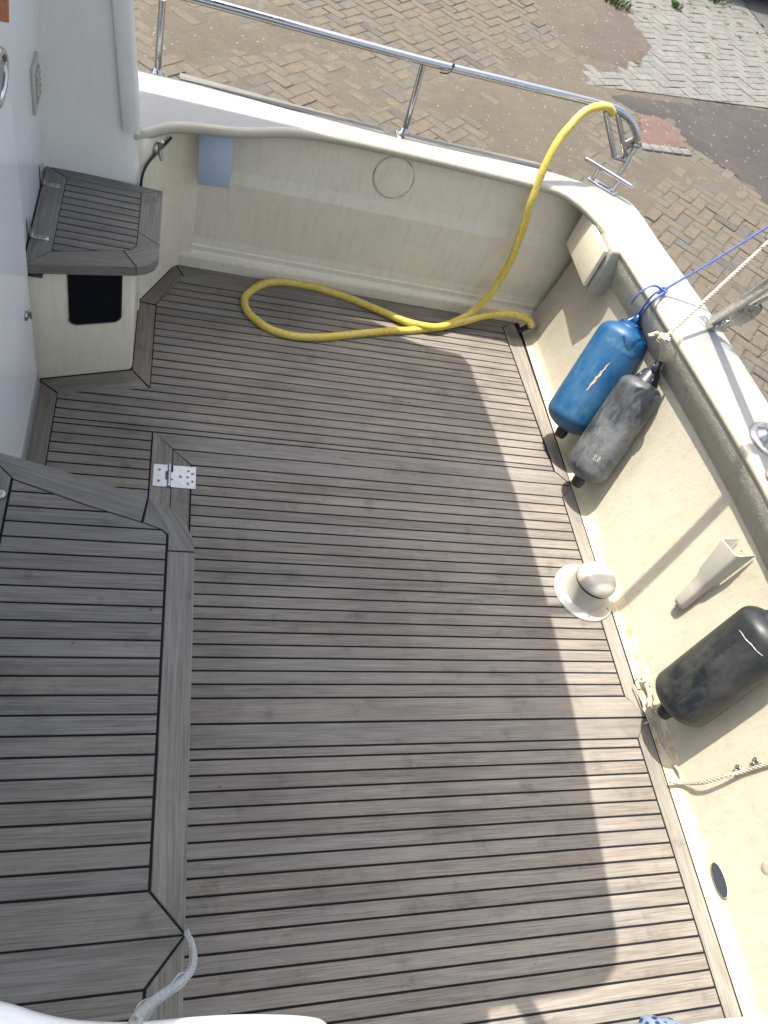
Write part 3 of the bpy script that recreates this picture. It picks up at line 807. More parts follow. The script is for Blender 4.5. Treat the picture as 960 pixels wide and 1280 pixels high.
# angled corner filler between wing and side wall
mb = MB(); P = []
lo_f = [(-.135, 2.98), (-.094, 2.95), (-.080, 2.962), (.050, 3.225), (.066, 3.246), (.09, 3.262), (.14, 3.275)]
hi_f = [(-.15, 2.985), (-.106, 2.980), (-.090, 2.998), (.022, 3.225), (.044, 3.258), (.078, 3.285), (.14, 3.30)]
ztop = (.765, .765, .765, .752, .742, .738, .735)
for z in (0, .07, .11, .3, .47, .55, .70, 1.0, 1.1):
    t = min(1, z / .47); row = []
    for k, ((x0_, y0_), (x1_, y1_)) in enumerate(zip(lo_f, hi_f)):
        x, y = x0_ + (x1_ - x0_) * t, y0_ + (y1_ - y0_) * t + .02 * min(z, .75); zz = min(z, ztop[k])
        if z > .9: zz = ztop[k] - (.003 if z < 1.05 else 0); y += .0 if z < 1.05 else .10
        row.append(Vector((x, y, zz)))
    P.append(row)
mb.grid(P); mb.build('corner_filler', M['cream_side'], wg)

# locker under the folding seat
lk = empty('seat_locker', (-.27, 2.7, 0), 'cream moulded locker with a black recess standing under the corner seat', 'locker')
mb = MB(); mb.box((-.2765, 2.745, .275), (.375, .56, .556), None, .016, 3)
for v in mb.v:
    if v.y < 2.6: v.y += (v.x + .09) * .333 + .019
mb.build('body', M['cream_side'], lk)
p = [aty(*q, 2.41) for q in ((84, 346), (152, 344), (151, 404), (90, 408))]
def fy(x): return 2.484 + (x + .09) * .333 - .002
mb = MB(); xa, xb = p[0].x + .002, p[1].x - .002; zl = (p[2].z + p[3].z) / 2 - .012; pts = []
for k in range(7):
    a = PI + k / 6 * PI / 2; pts.append((xa + .03 + .03 * math.cos(a), zl + .03 + .03 * math.sin(a)))
for k in range(7):
    a = 1.5 * PI + k / 6 * PI / 2; pts.append((xb - .03 + .03 * math.cos(a), zl + .03 + .03 * math.sin(a)))
pts += [(xb, .552), (xa, .552)]
n = len(pts)
v = [(x, fy(x) - .004, z) for x, z in pts] + [(x, fy(x) + .008, z) for x, z in pts]
mb.add(v, [list(range(n))[::-1], list(range(n, 2 * n))] + [[i, (i + 1) % n, n + (i + 1) % n, n + i] for i in range(n)])
mb.build('recess', M['black'], lk)  # flat black plate stands for the dark inside of the recess
mb = MB(); mb.tube([(x, fy(x) - .003, z) for x, z in pts], .0035, 8, cap=True); mb.build('recess_rim', M['darkrub'], lk)

# folding corner seat
SZ = .60
st = empty('corner_bench', (-.25, 2.7, .5), 'small grey slatted teak seat with rounded corner on the cream locker', 'seat')
so = [(-.457, 2.418), (-.060, 2.512 - .035), (-.040, 2.482), (-.022, 2.50), (-.015, 2.525), (-.013, 3.03), (-.455, 3.045)]
so = [tuple(atz(*q, SZ)[:2]) for q in ((31, 330), (170, 333.5), (184, 331.5), (194, 327), (199, 319), (203.5, 239), (57, 205))]
si = [tuple(atz(*q, SZ)[:2]) for q in ((64, 314), (156, 313), (166, 311.5), (171, 306), (172, 298), (177, 241), (83, 222))]
so[0] = (-.458, so[0][1]); so[-1] = (-.458, so[-1][1])
bt = SZ - .042
mb = MB(); e = .0022
def lp(p, q, t): return (p[0] + (q[0] - p[0]) * t, p[1] + (q[1] - p[1]) * t)
ftop = [so[6], so[5], si[5], si[6]]
mb.prism([lp(so[6], so[5], .006), lp(so[6], so[5], .994), lp(si[6], si[5], .994), lp(si[6], si[5], .006)], bt, SZ, (so[5][0] - so[6][0], so[5][1] - so[6][1]), 1, ch=.002)
q0 = lp(so[5], so[4], .86); qi0 = lp(si[5], si[4], .86)
mb.prism([so[5], q0, qi0, si[5]], bt, SZ - .0003, (0, 1), 4, ch=.002)
q1 = lp(so[0], so[1], .90); qi1 = lp(si[0], si[1], .80)
q1 = so[1]; qi1 = (si[1][0] - .008, si[1][1])
mb.prism([lp(q0, so[4], .03), so[4], so[3], so[2], lp(so[2], q1, .93), lp(qi1, si[1], .6), si[2], si[3], si[4], lp(qi0, si[4], .03)], bt, SZ, (1, .6), 9, ch=.002)
mb.prism([so[0], q1, qi1, si[0]], bt, SZ - .0002, (1, .1), 13, ch=.002)
mb.prism([lp(so[0], so[6], .004), lp(so[0], so[6], .996), lp(si[0], si[6], .995), lp(si[0], si[6], .005)], bt, SZ + .0002, (0, 1), 17, ch=.002)
mb.build('frame_board', M['teak_grey'], st)
# slats
mb = MB(); ux = Vector((si[5][0] - si[6][0], si[5][1] - si[6][1])); N_ = 10
yt = si[6][1]; slope = ux.y / ux.x
poly_in = inset([si[0], si[1], si[2], si[3], si[4], si[5], si[6]], .0025)
def clip(poly, f):
    out_ = []
    for i in range(len(poly)):
        a, b = poly[i - 1], poly[i]; fa, fb = f(a), f(b)
        if (fa >= 0) != (fb >= 0): t = fa / (fa - fb); out_.append(lp(a, b, t))
        if fb >= 0: out_.append(b)
    return out_
pit = .0415
for k in range(14):
    lo = yt - pit * (k + 1) + .0030; hi = yt - pit * k - .0030
    f1 = lambda p: (p[1] - slope * (p[0] - si[6][0])) - lo
    f2 = lambda p: hi - (p[1] - slope * (p[0] - si[6][0]))
    q = clip(clip(poly_in, f1), f2)
    if len(q) > 2: mb.prism(q, bt, SZ - .0004, (ux.x, ux.y), k * 3.7, ch=.001)
mb.build('slat', M['teak_grey'], st)
mb = MB(); mb.prism(inset(so, .004), bt + .004, SZ - .0022); mb.build('caulking', M['caulk'], st)
for yh in (2.83, 2.50):
    hx = -.452
    m = MB(); m.box((hx + .028, yh, SZ + .002), (.060, .026, .003), None, .001, 1); m.box((hx - .004, yh, SZ + .035), (.004, .030, .08), None, .001, 1); m.tube([(hx + .001, yh - .015, SZ + .004), (hx + .001, yh + .015, SZ + .004)], .005, 8)
    h_ = m.build('hinge', M['steel_dull'], st)
    for dx in (.02, .042):
        m = MB(); m.lathe([(.004, 0), (.004, .001), (.0001, .0015)], Matrix.Translation((hx + dx, yh, SZ + .0033)), 10)
        m.build('screw', M['screw'], h_)
mb = MB(); mb.box((-.425, 2.355, .548), (.05, .02, .012), None, .003, 1); mb.build('bracket', M['darkrub'], st)

# cable with clip
cf = [Vector((-.070, 3.02, .50)), Vector((-.070, 3.000, .58)), Vector((-.055, 3.02, .66)), Vector((-.02, 3.09, .705)), Vector((.025, 3.19, .745))]
nF = Vector((.896, -.442, 0)).normalized(); pF = Vector((-.090, 3.010, .6)) + nF * .010
cf = [atp(x, y, pF, nF) for x, y in ((176, 246), (177, 224), (183, 207), (194, 193), (204, 183), (214, 172))]
mb = MB(); mb.tube(smooth_path(cf, 8), .0055, 8)
cb_ = mb.build('cable', M['darkrub']); tag(cb_, 'short black cable running up the corner behind the teak seat', 'cable')
cl = empty('cable_clip', cf[3], 'grey metal wing clip holding the black cable on the bulwark corner', 'clip')
cc = atp(199, 187, pF + nF * .006, nF)
mb = MB(); mb.lathe([(.0, -.012), (.022, -.012), (.026, 0), (.02, .008), (.0, .010)], Matrix.Translation(cc - nF * .010) @ Vector((.9, -.44, .05)).to_track_quat('Z', 'Y').to_matrix().to_4x4(), 18); mb.build('boss', M['steel_dull'], cl)
mb = MB()
for sg in (-1, 1):
    mb.tube([cc, cc + Vector((.006, 0, .022 * sg)), cc + Vector((.012, -.01, .042 * sg))], [.008, .010, .006], 8)
mb.build('wing', M['steel_dull'], cl)

# ------------------------------------------------------------------ TEAK BOX (lower left)
BZ = .60
far = [atz(*q, BZ) for q in ((0, 565), (60, 582.5), (120, 600.5), (186, 622.5), (214, 636), (231, 652), (240, 671), (243, 690))]
XR = .151
far2 = [(p.x, p.y) for p in far]; far2[-1] = (XR, far2[-1][1]); far2[0] = (-.452, far2[0][1] + .012)
inn_ = [atz(*q, BZ) for q in ((15, 598), (100, 628), (180, 653), (202, 661), (207, 668), (207, 690))]
inn2 = [(p.x, p.y) for p in inn_]; XI = .0725; inn2[-1] = (XI, inn2[-1][1]); inn2[-2] = (XI, inn2[-2][1])
XL = inn2[0][0]
bx = empty('teak_box', (-.15, .8, 0), 'raised box with bordered grey teak lid in the near left corner', 'box')
mb = MB()
body = [(-.452, -.8)] + [(XR - .012, -.8)] + [(x - .010, y - .010) for x, y in far2[::-1]]
body[-1] = (-.452, far2[0][1] - .01)
mb.prism(body, -.0, BZ - .032); mb.build('body', M['white'], bx)
def lidbase(m, poly): m.prism(poly, BZ - .0315, BZ - .0016)
l1 = empty('lid_hinge_anchor', (0, 0, 0), None, None); bpy.data.objects.remove(l1)
def box_lid(fr, pl, ca_):
    pass
YB = .215
# lid 1
mb = MB(); e = .0034
k1 = far2[3]; k2 = far2[-1]
mb.prism([far2[0], far2[1], far2[2], lp(far2[2], far2[3], .97), lp(inn2[1], inn2[2], .95), inn2[1], lp(inn2[0], inn2[1], .03)], BZ - .03, BZ, (far2[3][0] - far2[0][0], far2[3][1] - far2[0][1]), 2, ch=.002)
mb.prism([lp(far2[2], far2[3], 1.0), far2[4], far2[5], far2[6], (XR, far2[7][1] + .002), (XI + e, far2[7][1] + .002), (XI + e, inn2[4][1]), inn2[3], lp(inn2[1], inn2[2], .99)], BZ - .03, BZ - .0002, (.6, -1), 5, ch=.002)
mb.prism([(XR, far2[7][1] - .002), (XI + e, far2[7][1] - .002), (XI + e, .307), (XR, YB + .004)], BZ - .03, BZ + .0002, (0, 1), 9, ch=.002)
mb.prism([(XR - .004, YB + .002), (XI - .002, .305), (-.452, .305), (-.452, YB + .002)], BZ - .03, BZ, (1, 0), 14, ch=.002)
mb.prism([(-.452, far2[0][1] - .004), lp(far2[0], inn2[0], .97), (XL - e, inn2[0][1] - .002), (XL - e, .309), (-.452, .309)], BZ - .03, BZ - .0003, (0, 1), 19, ch=.002)
mb.build('border_board', M['teak_grey'], bx)
mb = MB()
pin = inset([(XL, .307), (XI, .307), (XI, inn2[4][1]), inn2[3], inn2[2], inn2[1], inn2[0]], e)
ys_ = [.307 + .0502 * k for k in range(26)]
for k, (a, b) in enumerate(zip(ys_, ys_[1:])):
    q = clip(clip(pin, lambda p: p[1] - a - .0027), lambda p: b - .0027 - p[1])
    if len(q) > 2: mb.prism(q, BZ - .03, BZ + random.uniform(-.0004, .0004), (1, 0), k * 3.1, ch=.0012)
# lid 2 planks
for k in range(20):
    a = .122 - .0502 * (k + 1); b = a + .0502
    mb.prism([(XL, a + .0027), (XI - e, a + .0027), (XI - e, b - .0027), (XL, b - .0027)], BZ - .03, BZ, (1, 0), k * 5.3, ch=.0012)
mb.build('planking', M['teak_grey'], bx)
mb = MB()
mb.prism([(-.452, YB - .002), (XR - .004, YB - .002), (XI - .002, .124), (-.452, .124)], BZ - .03, BZ, (1, 0), 31, ch=.002)
mb.prism([(XR, YB - .004), (XI + e, .122), (XI + e, -.78), (XR, -.78)], BZ - .03, BZ - .0002, (0, 1), 36, ch=.002)
mb.prism([(-.452, .12), (XL - e, .12), (XL - e, -.78), (-.452, -.78)], BZ - .03, BZ - .0002, (0, 1), 41, ch=.002)
mb.build('near_border_board', M['teak_grey'], bx)
mb = MB(); mb.prism(inset([(-.452, -.79), (XR, -.79)] + far2[::-1], .003), BZ - .0315, BZ - .0018); mb.build('caulking', M['caulk'], bx)
mb = MB(); kp = atz(1, 619, BZ); mb.lathe([(.016, 0), (.016, .006), (.012, .012), (.006, .014), (.0001, .014)], Matrix.Translation((kp.x, kp.y, BZ)), 20); mb.build('lifting_knob', M['steel_dull'], bx)

# ------------------------------------------------------------------ PUSHPIT RAIL
RZ = 1.145
rl = empty('stern_rail', (1.05, 3.45, CZ), 'polished stainless guard rail standing on the white bulwark cap', 'rail')
RY = 3.59
rp = [tuple(aty(x, y, RY)) for x, y in ((-150, -108), (60, -50), (250, 0), (400, 41), (530, 76), (640, 103), (700, 117.5), (752, 130.5), (772, 137), (785, 147), (792, 158), (795.5, 170), (796, 182))]
mb = MB(); mb.tube(smooth_path(rp, 6), .0185, 16); mb.build('top_tube', M['steel'], rl)
for q_, qt in (((505, 168), (530, 77)), ((197, 90), (203, -1))):
    f_ = atz(*q_, .737); f_.y = 3.588; t_ = aty(*qt, RY)
    m = MB(); m.tube([f_ - Vector((0, 0, .01)), t_], .0145, 14)
    s_ = m.build('stanchion', M['steel'], rl)
    m = MB(); m.lathe([(.032, -.006), (.032, .004), (.02, .008), (.016, .03), (.0125, .032)], Matrix.Translation(f_), 20); m.box((f_.x, f_.y - .035, f_.z - .012), (.075, .13, .016), None, .004); m.build('base_flange', M['steel'], s_)
pf = atz(768, 228, CZ - .02); pt = aty(796, 180, RY)
mb = MB(); mb.tube([pf, pt], .013, 12); e_ = mb.build('end_post', M['steel_dull'], rl)
mb = MB(); mb.tube([pt + Vector((0, -.024, .005)), pt + Vector((0, .024, .005))], .017, 14); mb.tube([pt + Vector((-.03, -.02, .0)), pt + Vector((.004, -.02, 0))], .010, 10); mb.build('clamp', M['steel_dull'], e_)
for (a, b) in ((aty(757, 139, RY - .02), aty(768, 196, RY - .03)), (aty(771, 137, RY), aty(782, 195, RY))):
    m = MB(); m.tube([a, b], .0135, 10); m.build('brace', M['steel_dull'], rl)
mb = MB(); mb.box(aty(774, 198, RY - .015), (.085, .03, .014), Matrix.Rotation(.05, 3, 'Y'), .003); mb.box(aty(786, 180, RY), (.05, .012, .07), Matrix.Rotation(.8, 3, 'Y'), .003); mb.build('brace_plate', M['steel_dull'], rl)
# black tie
tp = aty(566, 85, RY - .015)
mb = MB(); mb.tube(smooth_path([tp + Vector((0, .018, .02)), tp + Vector((0, -.004, .016)), tp, tp + Vector((-.02, -.015, -.02)), tp + Vector((-.055, -.01, -.028))], 5), [.004] * 21, 6)
tag(mb.build('cable_tie', M['darkrub']), 'short black tie hanging from the stainless guard rail', 'tie')

# ------------------------------------------------------------------ CLEAT
cp = atz(765, 236, CZ)
a = atz(732, 198, CZ + .075); b = atz(792, 235, CZ + .075); u = (b - a); Lc = u.length; u.normalize(); mid = (a + b) / 2
base = atz(758, 243, CZ)
off = Vector((mid.x, mid.y, CZ)); w = Vector((-u.y, u.x, 0))
ct = empty('mooring_cleat', off, 'polished steel mooring cleat on the white cap at the stern corner', 'cleat')
Mu = Matrix((u, w, Vector((0, 0, 1)))).transposed()
mb = MB(); P_ = [a - u * .004, a, a + u * .02, mid, b - u * .02, b, b + u * .004]; mb.tube(P_, [.004, .009, .011, .012, .011, .009, .004], 14); mb.build('horn_bar', M['steel'], ct)
for s_ in (-1, 1):
    m = MB(); q = mid + u * s_ * Lc * .22
    m.tube([Vector((q.x, q.y, CZ + .004)), Vector((q.x, q.y, CZ + .03)) - u * s_ * .004, q], [.014, .009, .010], 12); m.build('leg', M['steel'], ct)
mb = MB(); mb.box(off + Vector((0, 0, .005)), (Lc * .58, .055, .010), Mu, .004); mb.build('base_plate', M['steel'], ct)

# ------------------------------------------------------------------ HOSE
hz = .013
hp = [aty(768, 142, 3.43), aty(760, 134, 3.425), aty(745, 134.5, 3.415), aty(726, 143, 3.40)]
hp += [Vector((1.83, 3.37, 1.05)), ]
hp = [aty(766, 141, RY - .01), aty(760, 134, RY - .03)]
for px, py, y in ((745, 134, 3.50), (727, 143, 3.47), (706, 165, 3.42), (690, 190, 3.37), (675, 222, 3.32), (664, 252, 3.28), (650, 296, 3.235), (634, 334, 3.20), (612, 368, 3.165), (592, 388, 3.15)):
    hp.append(aty(px, py, y))
for px, py, z in ((568, 402, .040), (545, 409, .034), (515, 404, .030), (480, 391, .020), (440, 374, hz), (400, 361, hz), (360, 353, hz), (330, 355, hz), (311, 366, hz), (306, 379, hz), (314, 395, hz), (335, 410, hz), (365, 420, hz), (400, 422, hz), (440, 418, hz), (480, 414, hz), (520, 412, hz), (550, 409, hz), (580, 402, .05), (605, 395, .085), (632, 392, .12), (650, 395, .13), (661, 400, .115), (664, 408, .095)):
    hp.append(atz(px, py, z))
mb = MB(); mb.tube([p + noise.noise_vector(p * 9) * .004 for p in smooth_path(hp, 6)], .0195, 16)
tag(mb.build('garden_hose', M['hose']), 'dirty yellow hose looped on the teak deck and hung over the guard rail', 'hose')
hf = atz(663, 404, .105)
fo = empty('hose_fitting', hf, 'dark tap fitting on the bulwark corner where the yellow hose ends', 'fitting')
mb = MB(); mb.lathe([(.03, 0), (.03, .012), (.022, .016), (.020, .05), (.012, .055)], Matrix.Translation(hf + Vector((.035, .02, -.02))) @ Vector((-.6, -.5, .25)).to_track_quat('Z', 'Y').to_matrix().to_4x4(), 18); mb.build('flange', M['steel_dull'], fo)
mb = MB(); mb.tube([hf + Vector((-.03, -.0, -.055)), hf + Vector((.02, .03, -.045))], .016, 12); mb.tube([hf + Vector((-.03, 0, -.055)), hf + Vector((-.05, -.01, -.06))], .009, 10); mb.build('tap', M['darkrub'], fo)

# ------------------------------------------------------------------ FENDERS
TS = .42   # lean of the transom panel
def fender(name, pt_, pb, r, mat, label, eye='f_eye', gap=.01, cone=.50):
    n = Vector((-1, 0, TS)).normalized()
    P0 = Vector((2.045, 0, .05)) + n * (r + gap)
    A = atp(*pb, P0, n); B = atp(*pt_, P0, n)
    ax = (B - A).normalized(); L = (B - A).length
    T = Matrix.Translation(A) @ ax.to_track_quat('Z', 'Y').to_matrix().to_4x4()
    root = empty(name, A, label, 'fender', 'fenders hanging on the transom')
    prof = [(.0001, 0)]
    for k in range(1, 11):
        a = PI / 2 * k / 10; prof.append((r * math.sin(a), r * .62 * (1 - math.cos(a))))
    hs = L - r * (1.15 + cone); h1 = hs + r * .35 + r * cone
    prof += [(r * 1.005, L * .3), (r * 1.005, L * .5), (r, hs)]
    for k in range(1, 8):
        a = PI / 2 * .72 * k / 7; prof.append((r * .25 + r * .75 * math.cos(a), hs + r * .50 * math.sin(a)))
    m = MB(); m.lathe(prof, T, 48); body_ = m.build('body', M[mat], root)
    rs, h2 = prof[-1]
    m = MB(); m.lathe([(rs + .001, h2 - .004), (rs * .97, h2 + .004), (rs * .78, h2 + r * cone * .45), (rs * .52 + .008, h2 + r * cone * .88), (.030, h2 + r * cone * 1.02), (.0001, h2 + r * cone + .004)], T, 36)
    h1 = h2 + r * cone
    q = []
    for k in range(24):
        t = 2 * PI * k / 24
        q.append(T @ Vector((0, .034 * math.cos(t), h1 + .012 + .034 * math.sin(t))))
    m.tube(q, .015, 10, closed=True)
    for a in range(4):
        t = a * PI / 2 + .4
        m.tube([T @ Vector((rs * .80 * math.cos(t), rs * .80 * math.sin(t), h2 + .012)), T @ Vector((rs * .45 * math.cos(t), rs * .45 * math.sin(t), h2 + r * cone * .62)), T @ Vector((.012 * math.cos(t), .03 * math.sin(t), h1 + .02))], [.010, .014, .012], 8)
    m.build('rope_eye', M[eye], root)
    m = MB(); m.lathe([(.028, .010), (.030, -.012), (.026, -.036), (.016, -.044), (.0001, -.045)], T, 20)
    m.build('end_plug', M['darkrub'], root)
    return root, T, L, h1, ax
bf, bT, bL, bh, bax = fender('blue_fender', (806, 383), (704, 537), .128, 'f_blue', 'fat blue fender with a torn tan scratch hanging on the transom', eye='f_eye_blue', cone=.24)
gf, gT, gL, gh, gax = fender('grey_fender', (829, 446), (725, 598), .106, 'f_grey', 'scuffed dark grey fender hanging beside the blue one', eye='f_eye', cone=.55)
kf, kT, kL, kh, kax = fender('black_fender', (1012, 752), (836, 886), .120, 'f_black', 'clean black fender hanging on the transom at the right edge', eye='darkrub', gap=.012, cone=.40)
def on_fender(T, r, ang, h, out=.0012):
    return T @ Vector(((r + out) * math.cos(ang), (r + out) * math.sin(ang), h))
def facing_ang(T, h, r):
    best = None
    for k in range(360):
        a = 2 * PI * k / 360
        p = T @ Vector((r * math.cos(a), r * math.sin(a), h)); n = (T.to_3x3() @ Vector((math.cos(a), math.sin(a), 0)))
        d = n.dot((CC - p).normalized())
        if best is None or d > best[0]: best = (d, a)
    return best[1]
# torn patch on the blue fender (a curved flake lying on the skin)
a0 = facing_ang(bT, bL * .45, .128)
def decal(T, r, a0, pts, mat, name, parent, out=.0011):
    m = MB(); v = [on_fender(T, r, a0 + da, h, out) for da, h in pts]
    m.add(v, [list(range(len(v)))]); return m.build(name, M[mat], parent, fix=False)
M['tear'] = plain('tan torn vinyl', (.50, .38, .20), .8, var=.25, scale=90)
hh = bL * .42
pl = [(.13, .105), (.10, .08), (.115, .06), (.075, .045), (.10, .02), (.05, .005), (.06, -.02), (.01, -.045), (.015, -.06), (-.05, -.085), (-.03, -.055), (-.055, -.04), (-.015, -.015), (-.03, .005), (.02, .02), (.01, .04), (.06, .055), (.055, .075), (.09, .09)]
decal(bT, .1285, a0 - .05, [(x, hh + y * .9) for x, y in pl], 'tear', 'tear', bf, .0025)
# pale scuff band round the shoulder of the blue fender
m = MB(); P = []
for k in range(25):
    a = a0 - .55 + 1.25 * k / 24; wv = .5 + .5 * math.sin(PI * k / 24)
    n_ = noise.noise(Vector((k * .5, 1, 2))) * .010; n2_ = noise.noise(Vector((k * .9, 5, 2))) * .014
    P.append([on_fender(bT, .1286, a, bL - .225 + n_ - .012 * wv, .0006), on_fender(bT, .1286, a, bL - .225 + n2_ + .030 * wv, .0006)])
m.grid(P); m.build('scuff_band', M['scuff'], bf, fix=False)
# small white printed mark on the grey fender
a1 = facing_ang(gT, gL * .2, .106)
m = MB()
def ring(cx, cy, rx, ry, w_):
    P = []
    for k in range(17):
        t = 2 * PI * k / 16
        P.append([on_fender(gT, .1066, a1 + .1 + (cx + rx * math.cos(t)) / .106, gL * .20 + cy + ry * math.sin(t), .0012), on_fender(gT, .1066, a1 + .1 + (cx + (rx - w_) * math.cos(t)) / .106, gL * .20 + cy + (ry - w_) * math.sin(t), .0012)])
    m.grid(P)
ring(-.010, 0, .006, .008, .003); ring(.010, .004, .006, .0055, .003); ring(.010, -.006, .006, .0055, .003)
P = [[on_fender(gT, .1066, a1 + .1 + x / .106, gL * .20 - .017 + y, .0012) for y in (0, .003)] for x in (-.018, -.006, .006, .018)]
m.grid(P); m.build('printed_mark', M['plastic'], gf, fix=False)
# pale seam on the black fender
m = MB(); P = []
a2 = facing_ang(kT, kL * .6, .12)
m.tube([on_fender(kT, .1205, a2 - .55 + .95 * k / 20, kL * .66 + .0012 * math.sin(k * .7), .0) for k in range(21)], [.0012 + .0012 * math.sin(PI * k / 20) * (1 + .6 * math.sin(k * 1.9)) for k in range(21)], 6)
m.build('mould_seam', M['rope_grey'], kf)

# ropes of the fenders
far_tie = Vector((2.95, 2.72, 1.35))
eb = bT @ Vector((0, 0, bh + .035)); kb = atz(829, 363, CZ + .045)
rb_end = atz(965, 280, 1.20)
mb = MB(); R_ = .0055
ed_ = atz(815, 370, CZ + .022); kb = atz(829, 363, CZ + .02)
rope(mb, [eb + Vector((-.02, .01, -.02)), eb + Vector((-.01, 0, .01)), ed_, kb], R_)
rope(mb, [eb + Vector((.015, -.01, -.02)), eb + Vector((-.005, -.015, .015)), ed_ + Vector((.006, -.022, 0)), kb + Vector((.005, -.01, 0))], R_)
d = rb_end - kb
rope(mb, [kb, kb + d * .5 + Vector((0, 0, -.01)), rb_end, rb_end + d * .25], R_)
lo_ = [kb, atz(818, 357, CZ + .07), atz(805, 362, CZ + .06), atz(795, 371, CZ + .02), atz(788, 381, CZ - .03)]
rope(mb, lo_, R_ * .95)
for k in range(3):
    t = k * 2.1; rope(mb, [kb + Vector((.014 * math.cos(t + q), .014 * math.sin(t + q), .010 * math.sin(2 * q + t))) for q in [i * PI / 3 for i in range(7)]], R_)
tag(mb.build('blue_rope', M['rope_blue']), 'thin blue rope knotted to the blue fender and led outboard over the cap', 'rope')
eg = gT @ Vector((0, 0, gh + .035)); kg = atz(829, 424, CZ + .03)
rg_end = atz(965, 298, 1.13); d = rg_end - kg
mb = MB(); R_ = .0085
rope(mb, [eg + Vector((-.02, 0, -.02)), eg + Vector((.005, 0, .008)), kg], R_)
rope(mb, [eg + Vector((.02, -.01, -.02)), eg + Vector((.012, 0, .012)), kg + Vector((.01, .0, .004))], R_)
rope(mb, [kg, kg + d * .08 + Vector((0, 0, .0)), kg + d * .5, rg_end, rg_end + d * .25], R_)
for k in range(4):
    t = k * 1.7; rope(mb, [kg + Vector((.020 * math.cos(t + q), .018 * math.sin(t + q), .014 * math.sin(2 * q + t))) for q in [i * PI / 3 for i in range(7)]], R_)
rope(mb, [kg, kg + Vector((-.03, .02, .01)), kg + Vector((-.055, .015, -.01))], R_)
rope(mb, [kg, kg + Vector((-.02, .03, .0)), kg + Vector((-.05, .035, -.02))], R_ * .8)
tag(mb.build('tan_rope', M['rope_tan']), 'frayed tan laid rope tying the dark grey fender over the cap', 'rope')
ek = kT @ Vector((0, 0, kh + .035))
mb = MB(); rope(mb, [ek + Vector((0, 0, -.03)), ek + Vector((.05, .0, .12)), Vector((2.24, ek.y + .02, CZ + .012)), Vector((2.5, ek.y + .05, CZ + .02)), Vector((2.54, ek.y + .05, CZ - .1))], .008)
tag(mb.build('grey_rope', M['rope_grey']), 'grey rope holding the black fender over the transom cap', 'rope')

# ------------------------------------------------------------------ DAVIT TUBE with block
db = atz(893, 402, CZ)
dv = empty('stern_davit', db, 'slanting stainless davit tube on a square base plate on the transom cap', 'davit')
u2 = Vector((atz(895, 398, CZ).x - atz(870, 398, CZ).x, atz(895, 398, CZ).y - atz(870, 398, CZ).y, 0)).normalized()
mb = MB(); mb.prism([tuple(atz(*q, CZ)[:2]) for q in ((869, 396), (886, 414), (911, 414), (898, 395))], CZ - .002, CZ + .007, ch=.002); mb.build('base_plate', M['steel_dull'], dv)
t0 = atz(891, 403, CZ + .03); t1 = atz(963, 352, CZ + .42); d = (t1 - t0)
mb = MB(); mb.tube([t0, t0 + d * .5, t1, t1 + d * 2.2], .023, 16); mb.build('tube', M['steel_dull'], dv)
mb = MB(); mb.tube([t0 + Vector((-.01, .03, -.005)), t0 + Vector((-.01, -.035, -.005))], .014, 12); mb.box(t0 + Vector((0, 0, -.022)), (.045, .05, .03), None, .006); mb.build('pivot', M['steel_dull'], dv)
# block
b0 = atz(903, 409, CZ + .05); b1 = atz(960, 378, CZ + .25); ub = (b1 - b0).normalized()
bk = empty('pulley_block', b0, 'grey pulley block with white line shackled below the davit tube', 'block')
bc = b0 + ub * .115; Tb = Matrix.Translation(bc) @ (ub.to_track_quat('Y', 'Z').to_matrix().to_4x4())
for sx in (-1, 1):
    m = MB(); P_ = []
    v = [(sx * .014, .055 * math.cos(t), .026 * math.sin(t)) for t in [2 * PI * k / 24 for k in range(24)]]; v2 = [(sx * .018, .055 * math.cos(t), .026 * math.sin(t)) for t in [2 * PI * k / 24 for k in range(24)]]
    vv = [Tb @ Vector((x, y * 1.25, z * 1.25)) for x, y, z in v + v2]
    m.add(vv, [list(range(24)), list(range(24, 48))] + [[i, (i + 1) % 24, 24 + (i + 1) % 24, 24 + i] for i in range(24)]); m.build('cheek', M['steel_dull'], bk)
mb = MB(); mb.lathe([(.022, -.012), (.016, -.004), (.016, .004), (.022, .012)], Tb @ Matrix.Rotation(PI / 2, 4, 'Y'), 20); mb.build('sheave', M['darkrub'], bk)
mb = MB(); mb.tube([b0 + Vector((.02 * math.cos(t), .0, .02 * math.sin(t))) + ub * .02 for t in [2 * PI * k / 16 for k in range(16)]], .005, 8, closed=True); mb.build('shackle', M['steel'], bk)
mb = MB(); s0 = atz(903, 398, CZ + .05)
for o_ in (Vector((0, 0, 0)), Vector((.012, -.012, .01))): rope(mb, [b0 + o_, bc + o_ + Vector((0, .018, .02)), b1 + o_ + Vector((.0, .02, .03)), b1 + ub * .6 + o_], .006)
for k in range(3): rope(mb, [b0 + Vector((.016 * math.cos(q + k), .014 * math.sin(q + k), .012 * math.sin(2 * q))) for q in [i * PI / 3 for i in range(7)]], .006)
tag(mb.build('white_line', M['plastic']), 'white line rove through the grey pulley block beside the davit', 'rope')
mb = MB(); g0 = atz(946, 446, CZ + .02); g1 = atz(965, 432, CZ + .10); g2 = atz(968, 437, CZ + .08); g3 = atz(950, 445, CZ + .03)
mb.tube(smooth_path([g3, g0, (g0 + g1) / 2, g1, g2 + Vector((.05, .0, .05))], 5), .004, 8); mb.tube([g3, g2], .004, 8)
tag(mb.build('steel_hook', M['steel_dull']), 'small steel wire hook sticking in from the right edge above the cap', 'hook')

